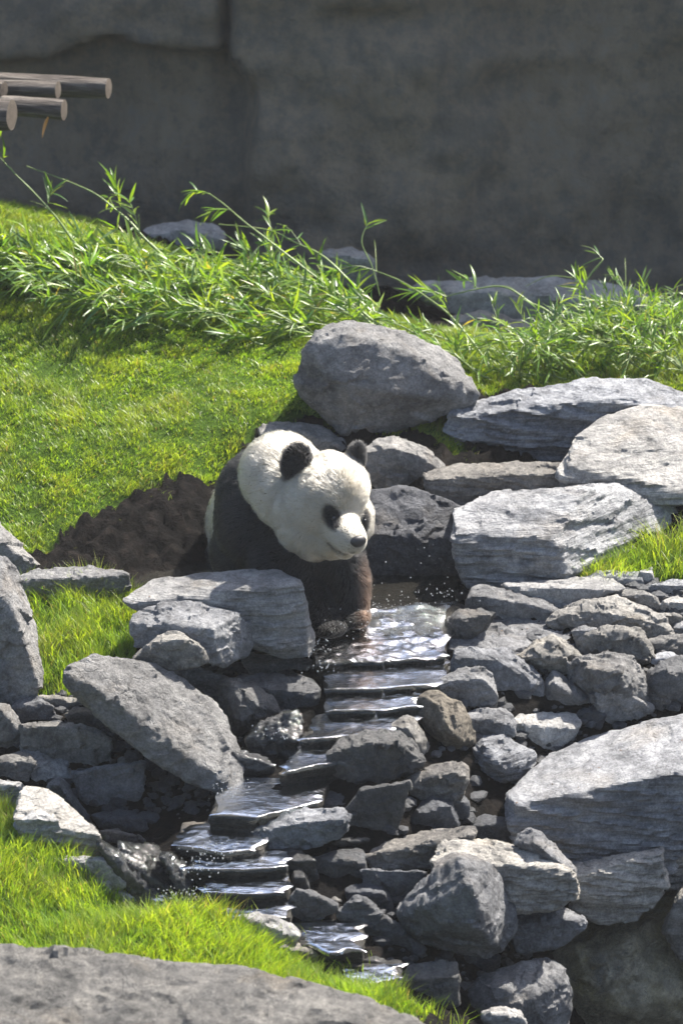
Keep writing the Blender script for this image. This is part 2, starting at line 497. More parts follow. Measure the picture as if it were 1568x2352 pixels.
# ------------------------------------------------------------ enclosure wall of moulded rock, in shade behind the bamboo
def build_wall():
    xs = np.arange(-7, 7.01, .04)
    zs = np.arange(-.9, 4.22, .04)
    X, Z = np.meshgrid(xs, zs)
    x, z = X.ravel(), Z.ravel()
    p = np.c_[x, z, np.zeros_like(x)]
    Y = 4.95 + .10 * (z - .5)
    Y = Y - .22 * fbm(p * .8 + 3, 2, 41) - .05 * fbm(p * 3.1, 3, 43) - .016 * fbm(p * 11, 3, 45)
    # survey place of the joints at this distance
    def wx(px): return P(px, 300, 4.95).x
    def wz(py): return P(784, py, 4.95).z
    # upright joint: the block on its +x side stands proud
    jx = np.interp(z, [wz(900), wz(560), wz(470), wz(340), wz(230), wz(200), wz(110), wz(0), 3.0],
                   [wx(540), wx(548), wx(552), wx(548), wx(566), wx(562), wx(514), wx(520), wx(505)])
    t = np.clip((x - jx) / .07, 0, 1)
    Y = Y - .30 * (t * t * (3 - 2 * t))
    # overhanging lip on the other side
    jz = np.interp(x, [wx(-400), wx(0), wx(120), wx(250), wx(380), wx(520)], [wz(190), wz(150), wz(140), wz(85), wz(115), wz(112)])
    t2 = np.clip((z - jz) / .05 + .5, 0, 1)
    Y = Y - np.where(x < jx, .20 * t2 * t2 * (3 - 2 * t2), 0)
    # hollows and ledges on the proud block
    for (px, py, rx, rz, a) in ((1180, 120, .55, .10, -.07), (1420, 480, .3, .22, .12), (1250, 330, .45, .35, .06), (830, 330, .12, .3, .04), (870, 20, .35, .07, .10),
                                (1010, 560, .5, .12, .06), (330, 250, .35, .2, .05), (1500, 60, .3, .25, -.06), (400, 60, .3, .12, .05)):
        dx, dz = (x - wx(px)) / rx, (z - wz(py)) / rz
        Y = Y + a * np.exp(-(dx * dx + dz * dz) * 1.3)
    cr = np.abs(vnoise(np.c_[x * 1.3 + .3 * z, z * 1.1, np.full_like(x, 4.2)], 71))
    Y = Y + .02 * np.exp(-(cr / .05) ** 2) * np.clip(vnoise(np.c_[x * 2, z * 2, np.full_like(x, 1.2)], 73) * 2, 0, 1)
    n1, n2 = len(xs), len(zs)
    front = np.c_[x, Y, z]
    back = np.c_[x, np.full_like(x, 5.7), z]
    idx = np.arange(n1 * n2).reshape(n2, n1)
    f = np.stack([idx[:-1, :-1], idx[:-1, 1:], idx[1:, 1:], idx[1:, :-1]], -1).reshape(-1, 4)
    N = n1 * n2
    # thickness: top and ends
    rim = [(idx[-1, i], idx[-1, i + 1]) for i in range(n1 - 1)] + [(idx[j + 1, 0], idx[j, 0]) for j in range(n2 - 1)][::-1] + [(idx[j, -1], idx[j + 1, -1]) for j in range(n2 - 1)]
    rf = np.array([(a, b, b + N, a + N) for a, b in rim])
    bf = np.array([[idx[0, 0] + N, idx[-1, 0] + N, idx[-1, -1] + N, idx[0, -1] + N]])
    M = NT('moulded_wall_rock')
    v, _ = M.coords()
    a = M.noise(v, 1.6, 7, .65, .5)
    b = M.noise(v, 11, 8, .7)
    f2 = M.math('ADD', M.math('MULTIPLY', a, .42), M.math('MULTIPLY', b, .58))
    col = M.ramp(f2, [(.34, (.145, .128, .105)), (.46, (.20, .172, .132)), (.55, (.285, .225, .155)), (.66, (.265, .232, .182))])
    mp = M.n('ShaderNodeMapping')
    mp.inputs['Scale'].default_value = (3.5, 3.5, .5)
    M.l(v, mp.inputs[0])
    col = M.mix(.5, col, M.ramp(M.noise(mp.outputs[0], 1.5, 6, .7), [(.35, (.6, .62, .66)), (.65, (1.2, 1.17, 1.1))]), 'MULTIPLY')
    M.l(col, M.b.inputs['Base Color'])
    M.b.inputs['Roughness'].default_value = .9
    nb = M.bump(M.noise(v, 9, 9, .75), 1.0, .07)
    M.l(M.bump(M.noise(v, 45, 5, .7), .5, .008, nb), M.b.inputs['Normal'])
    me = mesh_np('rock_wall', np.r_[front, back], [f, rf, bf], M.m)
    o = obj('rock_wall', me)
    tag(o, 'tall moulded rock wall in shade closing off the enclosure behind the bamboo', 'wall')
build_wall()

# ------------------------------------------------------------ rocks
REMESH = bpy.data.objects.new('remesh_tool', bpy.data.meshes.new('remesh_tool'))
COL.objects.link(REMESH)
_rm = REMESH.modifiers.new('r', 'REMESH')
_rm.mode = 'VOXEL'
_sm = REMESH.modifiers.new('s', 'SMOOTH')
ROCKS = []
STATS = [0]
def hull_bm(pts):
    bm = bmesh.new()
    for p in pts:
        bm.verts.new(p)
    r = bmesh.ops.convex_hull(bm, input=bm.verts)
    dead = {g for g in list(r['geom_interior']) + list(r['geom_unused']) if isinstance(g, bmesh.types.BMVert)}
    bmesh.ops.delete(bm, geom=list(dead), context='VERTS')
    bmesh.ops.recalc_face_normals(bm, faces=bm.faces)
    return bm
def rock_points(pts, name, label, cat='rock', mat='lime', rough=1.0, vox=None, cuts=4, group=None, seed=None, layer=0.0, smooth=0, cutdepth=.06, pits=0.0):
    seed = len(ROCKS) * 7 + 11 if seed is None else seed
    rr = random.Random(seed)
    pts = [Vector(p) for p in pts]
    c = sum(pts, Vector()) / len(pts)
    lo = Vector([min(p[k] for p in pts) for k in range(3)])
    hi = Vector([max(p[k] for p in pts) for k in range(3)])
    ext = hi - lo
    size = sorted(ext)[1]
    bm = hull_bm(pts)
    # knock off corners so that the stone gets facets of its own
    for k in range(cuts):
        d = Vector((rr.gauss(0, 1), rr.gauss(0, 1), rr.gauss(0, 1))).normalized()
        s = max(p.co.dot(d) for p in bm.verts)
        m = min(p.co.dot(d) for p in bm.verts)
        cut = s - (s - m) * rr.uniform(.25, 1.0) * cutdepth
        g = list(bm.verts) + list(bm.edges) + list(bm.faces)
        res = bmesh.ops.bisect_plane(bm, geom=g, plane_co=d * cut, plane_no=d, clear_outer=True)
        ed = [e for e in res['geom_cut'] if isinstance(e, bmesh.types.BMEdge)]
        if ed:
            bmesh.ops.holes_fill(bm, edges=ed, sides=0)
    bmesh.ops.triangulate(bm, faces=bm.faces)
    bmesh.ops.recalc_face_normals(bm, faces=bm.faces)
    for v in bm.verts:
        v.co -= c
    bm.to_mesh(REMESH.data)
    bm.free()
    REMESH.data.update()
    vx = vox or min(max(.007, size * .022), .0125)
    _rm.voxel_size = vx
    _sm.iterations = smooth
    _sm.factor = .5
    dg = bpy.context.evaluated_depsgraph_get()
    dg.update()
    ev = REMESH.evaluated_get(dg)
    me = bpy.data.meshes.new_from_object(ev)
    me.name = name
    n = len(me.vertices)
    co = np.empty(n * 3, dtype=np.float32)
    me.vertices.foreach_get('co', co)
    co = co.reshape(-1, 3).astype(np.float64)
    nn = np.empty(n * 3, dtype=np.float32)
    me.vertices.foreach_get('normal', nn)
    nn = nn.reshape(-1, 3)
    q = co + seed * 3.17
    S = min(size, .5)
    wob = np.c_[fbm(q * (1.6 / S), 2, seed), fbm(q * (1.6 / S) + 40, 2, seed), fbm(q * (1.6 / S) + 80, 2, seed)]
    d = .004 * S * rough * ridged(q * (2.2 / S) + wob * .4, 2, seed + 3)
    d += .005 * S * rough * fbm(q * (5 / S) + wob, 3, seed + 5)
    qq = q * np.array([1, 1, 2.6 if layer else 1.25])
    d += .030 * S * rough * facets(qq * (2.6 / S) + wob * .25, seed + 31)
    d += .0075 * rough * facets(qq * 15 + wob * .3, seed + 37)
    d += .002 * rough * ridged(q * 24 + wob * .5, 2, seed + 8)
    d += .0016 * rough * fbm(q * 62, 2, seed + 9)
    if pits:
        pn = fbm(q * np.array([13, 20, 20]) + wob, 3, seed + 51)
        d -= pits * np.clip(pn - .05, 0, .8)
    if layer:
        nl = np.array([.16, -.12, 1.0])
        nl /= np.linalg.norm(nl)
        h = q @ nl + .02 * fbm(q * 3, 2, seed)
        st = vnoise(np.c_[q[:, :2] * 3.0, h * 46], seed + 21) + .6 * vnoise(np.c_[q[:, :2] * 6.0, h * 110], seed + 22)
        side = np.clip(1 - np.abs(nn @ nl) * 1.0, .12, 1)
        st = np.sign(st) * np.abs(st) ** .6
        d += layer * .013 * st * side
    co = co + nn * d[:, None]
    me.vertices.foreach_set('co', co.astype(np.float32).ravel())
    me.polygons.foreach_set('use_smooth', np.ones(len(me.polygons), dtype=bool))
    me.materials.clear()
    me.materials.append(MAT[mat])
    me.update()
    if mat not in ('wet', 'bed', 'mud', 'moss'):
        me.set_sharp_from_angle(angle=math.radians(30))
    STATS[0] += len(me.polygons) * 2
    o = obj(name, me, c)
    tag(o, label, cat, group)
    ROCKS.append(o)
    return o

def rock(view, label, outline, ridge=None, bul=(), Y=None, base=None, tilt=14, lean=.12, T=None, name='rock', cat='rock', dy=0.0, grow=1.045, **kw):
    out = [cv(view, p) for p in outline]
    if ridge:
        ridge = [cv(view, p) for p in ridge]
    bul = [cv(view, p) for p in bul]
    if Y is None:
        b = cv(view, base) if base else max(out, key=lambda p: p[1])
        Y = hit_ground(b[0], b[1]).y + dy
    s = mscale(Y)
    gcx, gcy = sum(p[0] for p in out) / len(out), sum(p[1] for p in out) / len(out)
    out = [(gcx + (p[0] - gcx) * grow, gcy + (p[1] - gcy) * grow) + tuple(p[2:]) for p in out]
    ox = [p[0] for p in out]
    oy = [p[1] for p in out]
    wdt, hgt = (max(ox) - min(ox)) * s, (max(oy) - min(oy)) * s
    size = min(wdt, hgt)
    cx, cy = sum(ox) / len(ox), sum(oy) / len(oy)
    pts = []
    front = []
    a = math.radians(tilt)
    kt = math.cos(a) / math.sin(PITCH + a)
    rr = random.Random(int(cx * 7 + cy * 13))
    if ridge:
        rx = [p[0] for p in ridge]
        ry = [p[1] for p in ridge]
        for p in ridge:
            front.append((p[0], p[1], p[2] if len(p) > 2 else 0.0))
        for p in out:
            if len(p) > 2:
                front.append(p)
                continue
            r = float(np.interp(p[0], rx, ry))
            dm = (r - p[1]) * s
            front.append((p[0], p[1], dm * kt if dm > 0 else lean * dm * -1 * .6))
    elif not bul and hgt > .05:
        li = min(range(len(out)), key=lambda k: out[k][0])
        ri = max(range(len(out)), key=lambda k: out[k][0])
        y0, hh = min(oy), max(oy) - min(oy)
        rx = [min(ox)]
        ry = [out[li][1]]
        for f in (.22, .45, .68, .86):
            rx.append(min(ox) + (max(ox) - min(ox)) * (f + rr.uniform(-.06, .06)))
            ry.append(y0 + hh * rr.uniform(.24, .44))
        rx.append(max(ox))
        ry.append(out[ri][1])
        for x, y in list(zip(rx, ry))[1:-1]:
            front.append((x, y, rr.uniform(-.05, .05) * size))
        for p in out:
            if len(p) > 2:
                front.append(p)
                continue
            dm = (float(np.interp(p[0], rx, ry)) - p[1]) * s
            front.append((p[0], p[1], .06 * size + dm * kt if dm > 0 else .06 * size - lean * dm * .6))
    else:
        for p in out:
            front.append(p if len(p) > 2 else (p[0], p[1], .22 * size + max(0, (cy - p[1]) * s) * .55))
        if not bul:
            for k in range(5):
                f = rr.uniform(.25, .62)
                o1 = out[int(k * len(out) / 5.0 + rr.random()) % len(out)]
                front.append((cx + (o1[0] - cx) * f, cy + (o1[1] - cy) * f, rr.uniform(-.06, .10) * size))
    for p in bul:
        front.append(p)
    T = T if T is not None else max(.10, .65 * size)
    for (x, y, d) in front:
        pts.append(P(x, y, Y + d))
    dmax = max(d for _, _, d in front)
    for p in out:
        x, y = cx + (p[0] - cx) * .82, cy + (p[1] - cy) * .82
        yb = Y + dmax + T * .55
        pts.append(P(x, y, yb))
    return rock_points(pts, name, label, cat, **kw)

# ---- around the pool, behind the animal
rock('V', 'large rounded grey boulder perched on the grass edge above the pool behind the panda',
     [(690, 870), (700, 800), (735, 760), (805, 738), (860, 750), (930, 770), (1000, 800), (1050, 835), (1065, 870), (1092, 905), (1085, 925),
      (1040, 930), (960, 955), (900, 975), (850, 1010), (800, 1005), (740, 950), (700, 910)],
     [(712, 790), (790, 768), (880, 792), (950, 815), (1010, 850), (1065, 893)], bul=[(800, 880, -.08), (900, 900, -.08)], Y=1.32, name='boulder', cat='boulder', rough=1.0, T=.45, cuts=1, cutdepth=.03)
rock('V', 'low flat grey rock between the panda\'s back and the perched boulder',
     [(598, 985), (620, 974), (690, 970), (750, 985), (790, 1010), (797, 1060), (700, 1090), (600, 1050)], [(600, 1000), (690, 990), (790, 1030)], Y=1.25)
rock('V', 'blue grey rock beside the panda\'s far ear under the perched boulder',
     [(835, 1030), (870, 1012), (905, 1008), (960, 1020), (1000, 1050), (1020, 1075), (985, 1100), (980, 1150), (900, 1150), (840, 1100)],
     [(838, 1040), (900, 1030), (960, 1045), (1015, 1085)], Y=.98)
rock('V', 'flat brownish ledge stone above the pool bank beside the pale split block',
     [(978, 1090), (1050, 1068), (1180, 1064), (1300, 1068), (1305, 1120), (1280, 1150), (1060, 1175), (1040, 1188), (985, 1172)],
     [(980, 1103), (1100, 1100), (1180, 1092), (1300, 1085)], Y=.82, mat='brown', layer=.5)
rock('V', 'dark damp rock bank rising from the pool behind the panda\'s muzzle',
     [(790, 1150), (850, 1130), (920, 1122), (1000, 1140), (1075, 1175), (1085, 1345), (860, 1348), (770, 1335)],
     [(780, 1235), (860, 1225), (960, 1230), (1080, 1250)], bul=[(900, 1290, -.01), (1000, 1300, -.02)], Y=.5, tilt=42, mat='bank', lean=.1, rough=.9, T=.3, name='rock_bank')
rock('R3', 'long layered slab with a dark front lying in front of the bamboo',
     [(535, 960), (600, 905), (800, 855), (990, 815), (1180, 790), (1400, 790), (1500, 830), (1600, 870), (1640, 950), (1240, 950), (1100, 1050),
      (1060, 1140), (800, 1145), (580, 1140), (535, 1060)],
     [(540, 975), (700, 950), (900, 905), (1080, 893), (1300, 870), (1620, 930)], Y=1.25, name='rock_slab', mat='slate', layer=1.2, rough=.7, T=.4)
rock('R3', 'bright sunlit slab with long dark cracks leaning against the layered slab',
     [(1020, 1250), (1060, 1150), (1110, 1040), (1240, 950), (1440, 885), (1568, 920), (1760, 980), (1800, 1320), (1480, 1330), (1380, 1280), (1020, 1280)],
     [(1022, 1240), (1070, 1165), (1200, 1190), (1400, 1240), (1568, 1295), (1800, 1330)], Y=.78, tilt=24, name='rock_slab', mat='slate', layer=1.3, rough=.55, T=.5, base=(1300, 1300))
rock('V', 'pale split block with a rough broken end beside the pool outlet',
     [(1048, 1172), (1140, 1140), (1340, 1120), (1510, 1118, .8), (1532, 1150, .62), (1556, 1200, .55), (1540, 1232, .48), (1400, 1262, .26), (1340, 1312, .08), (1270, 1336),
      (1200, 1342), (1080, 1347), (1060, 1300), (1050, 1240)],
     [(1050, 1228), (1120, 1240), (1270, 1240), (1335, 1200, .14), (1410, 1172, .3), (1530, 1150, .56)], bul=[(1300, 1310, 0)], Y=.28, tilt=12,
     name='stone_block', mat='slate', layer=.8, rough=.8, T=.35, cuts=1, cutdepth=.02)
# ---- the pile on the bank beside the outlet
PG = 'stones piled on the bank beside the stream'
C = lambda label, o, r=None, **k: rock('C', label, o, r, group=PG, grow=1.12, **k)
C('small flat pale stone at the edge of the tall grass behind the pile', [(955, 178), (1040, 140), (1180, 142), (1295, 148), (1305, 245), (1200, 262), (1100, 215), (1000, 200)], [(960, 185), (1100, 180), (1300, 190)], mat='pale')
C('little upright stone standing against the tall grass', [(1288, 142), (1370, 125), (1384, 190), (1370, 232), (1300, 250)], mat='pale')
C('wide flat pale stone in the shadow of the split block', [(430, 228), (680, 200), (900, 185), (1080, 185), (1162, 248), (1050, 295), (930, 335), (800, 395), (740, 375), (660, 315), (600, 290)],
  [(430, 240), (660, 290), (800, 385), (1000, 320), (1160, 258)], tilt=4, mat='pale', rough=.7)
C('wedge shaped slab with a bright top sloping beside the pool outlet', [(245, 240), (330, 240), (500, 280), (660, 320), (780, 400), (720, 468), (500, 445), (300, 405), (190, 402), (210, 330)],
  [(215, 300), (300, 300), (420, 330), (600, 352), (775, 415)], tilt=16)
C('thin chip of stone lying on the wedge shaped slab', [(530, 270), (590, 255), (655, 255), (668, 285), (600, 302)], mat='pale', dy=.04)
C('broad rough stone with a raised ridge in the middle of the pile', [(725, 468), (800, 400), (950, 330), (1130, 315), (1280, 365), (1400, 430), (1482, 520), (1470, 552), (1330, 575), (1200, 515), (1000, 505), (860, 525)],
  [(735, 468), (850, 405), (960, 392), (1080, 402), (1250, 440), (1400, 470), (1480, 530)], tilt=18, rough=1.3)
C('smooth rounded stone behind the broad rough stone', [(1045, 300), (1180, 255), (1260, 262), (1390, 310), (1418, 370), (1400, 412), (1330, 395), (1200, 335), (1080, 318)])
C('long low stone at the edge of the tall grass', [(1268, 268), (1480, 205), (1568, 198), (1660, 230), (1660, 310), (1430, 310), (1380, 292)], mat='pale')
C('rounded pale stone below the long low stone', [(1428, 352), (1500, 312), (1600, 300), (1680, 380), (1600, 435), (1440, 395)], mat='pale')
C('small angular stone wedged beside the rounded pale stone', [(1388, 412), (1490, 398), (1558, 430), (1542, 475), (1490, 492), (1420, 445)])
C('small blocky stone next to the wedged angular stone', [(1492, 482), (1560, 465), (1660, 490), (1660, 560), (1490, 545)])
C('half hidden stone tucked behind the lumpy pitted stone', [(860, 522), (930, 495), (1010, 520), (1000, 600), (920, 675), (890, 600)])
C('lumpy pitted stone with a flat brow in the pile', [(905, 540), (960, 510), (1200, 495), (1300, 540), (1330, 630), (1372, 700), (1360, 742), (1260, 745), (1160, 695), (1000, 685), (920, 685), (912, 610)],
  [(908, 560), (1000, 540), (1200, 520), (1290, 570), (1365, 705)], rough=1.5)
C('flat topped stone beside the lumpy pitted stone', [(1325, 580), (1450, 555), (1568, 548), (1680, 570), (1680, 655), (1540, 655), (1430, 672), (1340, 615)], [(1330, 598), (1500, 590), (1680, 600)])
C('little stone caught above the dark blue grey rock', [(1368, 700), (1420, 670), (1500, 665), (1560, 700), (1540, 745), (1380, 765)], mat='pale')
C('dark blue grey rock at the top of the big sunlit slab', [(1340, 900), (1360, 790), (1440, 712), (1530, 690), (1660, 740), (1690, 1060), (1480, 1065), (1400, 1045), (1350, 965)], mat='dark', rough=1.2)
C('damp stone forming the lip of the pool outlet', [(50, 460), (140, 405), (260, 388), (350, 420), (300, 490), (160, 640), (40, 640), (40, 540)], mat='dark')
C('large flat sunlit stone topping the stream bank', [(105, 642), (130, 570), (250, 510), (330, 442), (420, 440), (560, 460), (640, 452), (820, 510), (880, 590), (905, 662), (860, 695), (700, 650), (500, 690), (430, 660), (250, 655)],
  [(108, 640), (300, 632), (500, 665), (700, 640), (895, 660)], tilt=10, rough=.9)
C('jagged upright stone with a pointed peak in the pile', [(498, 690), (570, 650), (640, 630), (660, 590), (730, 550), (790, 590), (850, 640), (902, 682), (850, 722), (872, 800), (842, 842), (760, 765), (690, 785), (650, 765), (600, 722)],
  bul=[(735, 575, .02), (640, 690, -.03), (780, 690, -.02)], rough=1.5)
C('dark furrowed stone hanging over the stream steps', [(105, 735), (130, 650), (240, 633), (410, 645), (490, 690), (570, 760), (640, 840), (652, 905), (560, 942), (420, 935), (370, 885), (300, 800), (200, 800), (120, 790)],
  [(110, 690), (250, 700), (380, 705), (500, 795), (600, 855), (648, 880)], rough=1.2, tilt=20)
C('rounded block at the stream edge below the furrowed stone', [(5, 860), (60, 830), (130, 780), (270, 755), (320, 800), (332, 860), (370, 930), (355, 982), (250, 1005), (160, 1012), (60, 960)],
  [(12, 868), (130, 832), (280, 828), (335, 870), (362, 935)])
C('shaded stone with a sunlit shoulder under the jagged stone', [(675, 905), (740, 780), (810, 830), (900, 900), (985, 975), (920, 1055), (800, 1055), (690, 1005)], bul=[(755, 860, -.04), (840, 920, -.03)])
C('big pitted stone spotted with pale lime crust', [(848, 725), (900, 690), (1080, 680), (1230, 700), (1290, 800), (1342, 870), (1352, 965), (1300, 1050), (1100, 1060), (1000, 995), (900, 885), (870, 825)],
  bul=[(960, 760, -.02), (1150, 760, -.05), (1200, 900, -.06), (1050, 880, -.05)], rough=1.6)
C('crusted stone resting against the foot of the pitted stone', [(985, 930), (1100, 880), (1200, 885), (1300, 950), (1362, 1005), (1345, 1035), (1250, 1078), (1100, 1085), (1030, 1020)], [(990, 935), (1100, 905), (1200, 920), (1355, 1010)], rough=1.4, dy=-.03)
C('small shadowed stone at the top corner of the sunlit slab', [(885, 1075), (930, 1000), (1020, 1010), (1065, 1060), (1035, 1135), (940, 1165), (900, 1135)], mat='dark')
C('pale flat topped stone with a split front above the sunlit slab', [(485, 1105), (550, 1060), (620, 1070), (760, 1045), (860, 1060), (888, 1110), (860, 1190), (770, 1262), (690, 1295), (600, 1275), (540, 1235), (480, 1205)],
  [(488, 1115), (590, 1122), (660, 1182), (730, 1228), (870, 1150)], mat='pale', tilt=18)
C('small shiny dark pebble between the stones', [(368, 978), (430, 948), (442, 1022), (420, 1042)], mat='wet')
C('chunky stone with a bright flat side by the shiny pebble', [(183, 1055), (330, 1015), (420, 1030), (492, 1110), (472, 1182), (380, 1198), (280, 1215), (220, 1175), (212, 1100)], [(186, 1075), (320, 1088), (385, 1150), (485, 1130)], tilt=20)
R5 = lambda label, o, r=None, **k: rock('R5', label, o, r, group=PG, grow=1.09, **k)
R5('tall upright stone stained ochre at its top by the stream steps', [(483, 775), (500, 710), (560, 680), (612, 725), (662, 745), (692, 800), (712, 890), (622, 932), (570, 927), (520, 855)],
   bul=[(560, 720, .0), (600, 820, -.06), (640, 880, -.05)], mat='brown', T=.15)
R5('striped pointed stone at the corner of the sunlit slab', [(690, 962), (700, 920), (740, 880), (830, 868), (880, 900), (948, 932), (946, 988), (910, 1062), (830, 1078), (760, 1062), (700, 1042)],
   bul=[(750, 900, -.01), (800, 960, -.06), (860, 1020, -.04)], mat='slate', layer=.6)
R5('small grey stone leaning between the steps and the ochre stone', [(372, 835), (420, 783), (470, 790), (492, 830), (525, 895), (505, 965), (420, 880)], bul=[(440, 830, -.02), (480, 900, -.03)])
R5('large dark round stone leaning over the lower stream', [(122, 935), (170, 890), (280, 848), (400, 860), (460, 880), (497, 950), (492, 992), (400, 1032), (330, 1055), (200, 1065), (130, 1005)],
   [(130, 940), (250, 895), (310, 905), (400, 900), (492, 965)], mat='dark', rough=1.2)
R5('rust brown stone in the shade below the striped stone', [(448, 1055), (520, 1000), (640, 972), (672, 1010), (678, 1062), (642, 1125), (560, 1180), (470, 1160)], [(450, 1060), (540, 1040), (640, 1010), (675, 1030)], mat='brown', rough=1.5)
# ---- dark stones under the pile
SG = 'damp shaded stones stacked under the pile'
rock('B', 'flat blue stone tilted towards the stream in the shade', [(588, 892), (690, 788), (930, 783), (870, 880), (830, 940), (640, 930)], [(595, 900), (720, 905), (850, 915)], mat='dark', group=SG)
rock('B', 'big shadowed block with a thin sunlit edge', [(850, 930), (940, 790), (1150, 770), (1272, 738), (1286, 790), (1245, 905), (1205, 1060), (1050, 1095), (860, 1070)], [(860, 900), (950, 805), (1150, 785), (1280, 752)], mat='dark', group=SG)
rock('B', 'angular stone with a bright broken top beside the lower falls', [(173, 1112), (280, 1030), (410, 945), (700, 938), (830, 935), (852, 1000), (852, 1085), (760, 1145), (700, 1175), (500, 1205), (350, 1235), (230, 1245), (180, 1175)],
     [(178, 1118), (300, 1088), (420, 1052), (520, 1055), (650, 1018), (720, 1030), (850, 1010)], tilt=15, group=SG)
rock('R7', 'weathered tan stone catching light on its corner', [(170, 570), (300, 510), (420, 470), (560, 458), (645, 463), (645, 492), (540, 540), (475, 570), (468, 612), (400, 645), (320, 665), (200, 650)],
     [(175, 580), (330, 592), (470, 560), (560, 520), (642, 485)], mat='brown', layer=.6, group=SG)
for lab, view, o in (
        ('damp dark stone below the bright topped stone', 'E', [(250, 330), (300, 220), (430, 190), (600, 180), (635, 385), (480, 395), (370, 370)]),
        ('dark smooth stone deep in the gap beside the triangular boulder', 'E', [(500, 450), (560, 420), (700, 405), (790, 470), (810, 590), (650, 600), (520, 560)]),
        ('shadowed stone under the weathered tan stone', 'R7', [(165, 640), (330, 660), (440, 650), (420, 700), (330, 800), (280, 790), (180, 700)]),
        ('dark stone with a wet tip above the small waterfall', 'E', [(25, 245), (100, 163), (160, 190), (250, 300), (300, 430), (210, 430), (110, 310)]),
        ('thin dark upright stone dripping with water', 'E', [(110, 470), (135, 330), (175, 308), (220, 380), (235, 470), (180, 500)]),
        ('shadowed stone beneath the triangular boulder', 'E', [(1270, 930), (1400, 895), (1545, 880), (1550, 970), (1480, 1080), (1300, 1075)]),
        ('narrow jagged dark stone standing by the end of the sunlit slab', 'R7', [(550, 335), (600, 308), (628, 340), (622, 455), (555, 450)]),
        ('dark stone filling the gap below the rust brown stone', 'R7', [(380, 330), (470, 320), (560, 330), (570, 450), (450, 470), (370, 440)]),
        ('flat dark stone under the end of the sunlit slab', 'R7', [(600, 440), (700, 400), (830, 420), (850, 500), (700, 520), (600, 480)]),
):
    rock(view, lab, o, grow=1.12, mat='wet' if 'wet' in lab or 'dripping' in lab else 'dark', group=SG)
rock('E', 'thin shiny sliver of rock under the bright topped stone', [(395, 135), (470, 100), (640, 88), (655, 112), (520, 155), (430, 178)], mat='wet', group=SG)
rock('R7', 'little sunlit ledge poking out beside the sunlit slab', [(655, 398), (720, 370), (785, 348), (808, 400), (803, 435), (700, 425)], [(658, 402), (730, 400), (806, 408)], mat='slate')
# ---- boulders below the slab
rock('R7', 'triangular grey boulder with grooved bright side below the pile',
     [(318, 855), (340, 790), (400, 700), (480, 620), (560, 568), (622, 575), (720, 610, .1), (770, 660, .14), (802, 740, .16), (822, 850, .14), (816, 895, .12), (765, 985), (700, 1005), (560, 985), (420, 945), (350, 905)],
     bul=[(590, 585, .02), (640, 700, -.09), (690, 850, -.11), (740, 960, -.05), (450, 790, -.06), (520, 900, -.05)], Y=-1.6, name='boulder', cat='boulder', rough=1.1, T=.3)
rock('R7', 'flat slab with a pale streaked top behind the triangular boulder', [(468, 575), (500, 540), (570, 508), (700, 498), (850, 545), (1062, 628), (1102, 700), (1092, 765), (1000, 805), (830, 825), (800, 740), (640, 640), (480, 620)],
     [(470, 600), (640, 600), (780, 665), (880, 672), (1062, 640)], mat='slate', layer=.6, name='rock_slab', Y=-1.45)
rock('R7', 'rounded stone leaning on the foot of the sunlit slab', [(822, 525), (850, 480), (900, 456), (945, 465), (1000, 540), (1102, 640), (1100, 690), (1050, 640), (880, 580)], bul=[(920, 520, -.02), (1020, 600, -.02)], T=.12, Y=-1.38)
rock('R7', 'wedge of stone jammed under the pale streaked slab', [(826, 875), (870, 830), (1000, 815), (1060, 808), (1142, 865), (1112, 905), (1050, 965), (930, 990), (850, 1005), (820, 945)],
     [(832, 885), (940, 862), (1040, 850), (1135, 870)], Y=-1.4)
# ---- the big sunlit slab
rock('R7', 'huge flat sunlit slab shedding thin layers along its front edge',
     [(806, 302), (900, 208), (1000, 142), (1150, 62), (1400, 2), (1568, -34), (1760, -60), (1800, 130), (1525, 205), (1515, 330), (1500, 560), (1470, 700), (1250, 790), (1085, 740), (850, 560), (806, 390)],
     [(806, 355), (1000, 335), (1250, 285), (1515, 228), (1800, 160)], Y=-1.0, tilt=3, name='rock_slab', mat='slate', layer=1.5, rough=.35, T=.3, cuts=2, cutdepth=.04, smooth=1)
rock('R7', 'thick layered ledge with a broken bright corner jutting from the foot of the huge slab',
     [(1050, 640), (1150, 600), (1290, 585), (1390, 555), (1482, 535), (1487, 700), (1475, 745), (1360, 852), (1200, 862), (1085, 795)],
     [(1060, 668), (1280, 648), (1385, 592), (1482, 560)], Y=-1.14, tilt=8, name='rock_slab', mat='slate', layer=1.2, rough=.7, T=.3, cuts=2, cutdepth=.04, bul=[(1300, 760, -.03), (1440, 690, .05)])
rock('R7', 'dark edge of the next slab standing beside the huge slab', [(1532, 198), (1640, 175), (1700, 170), (1700, 640), (1640, 650), (1500, 722), (1482, 690), (1505, 560), (1532, 340)], Y=-.95, name='rock_slab', mat='slate', layer=1.0)
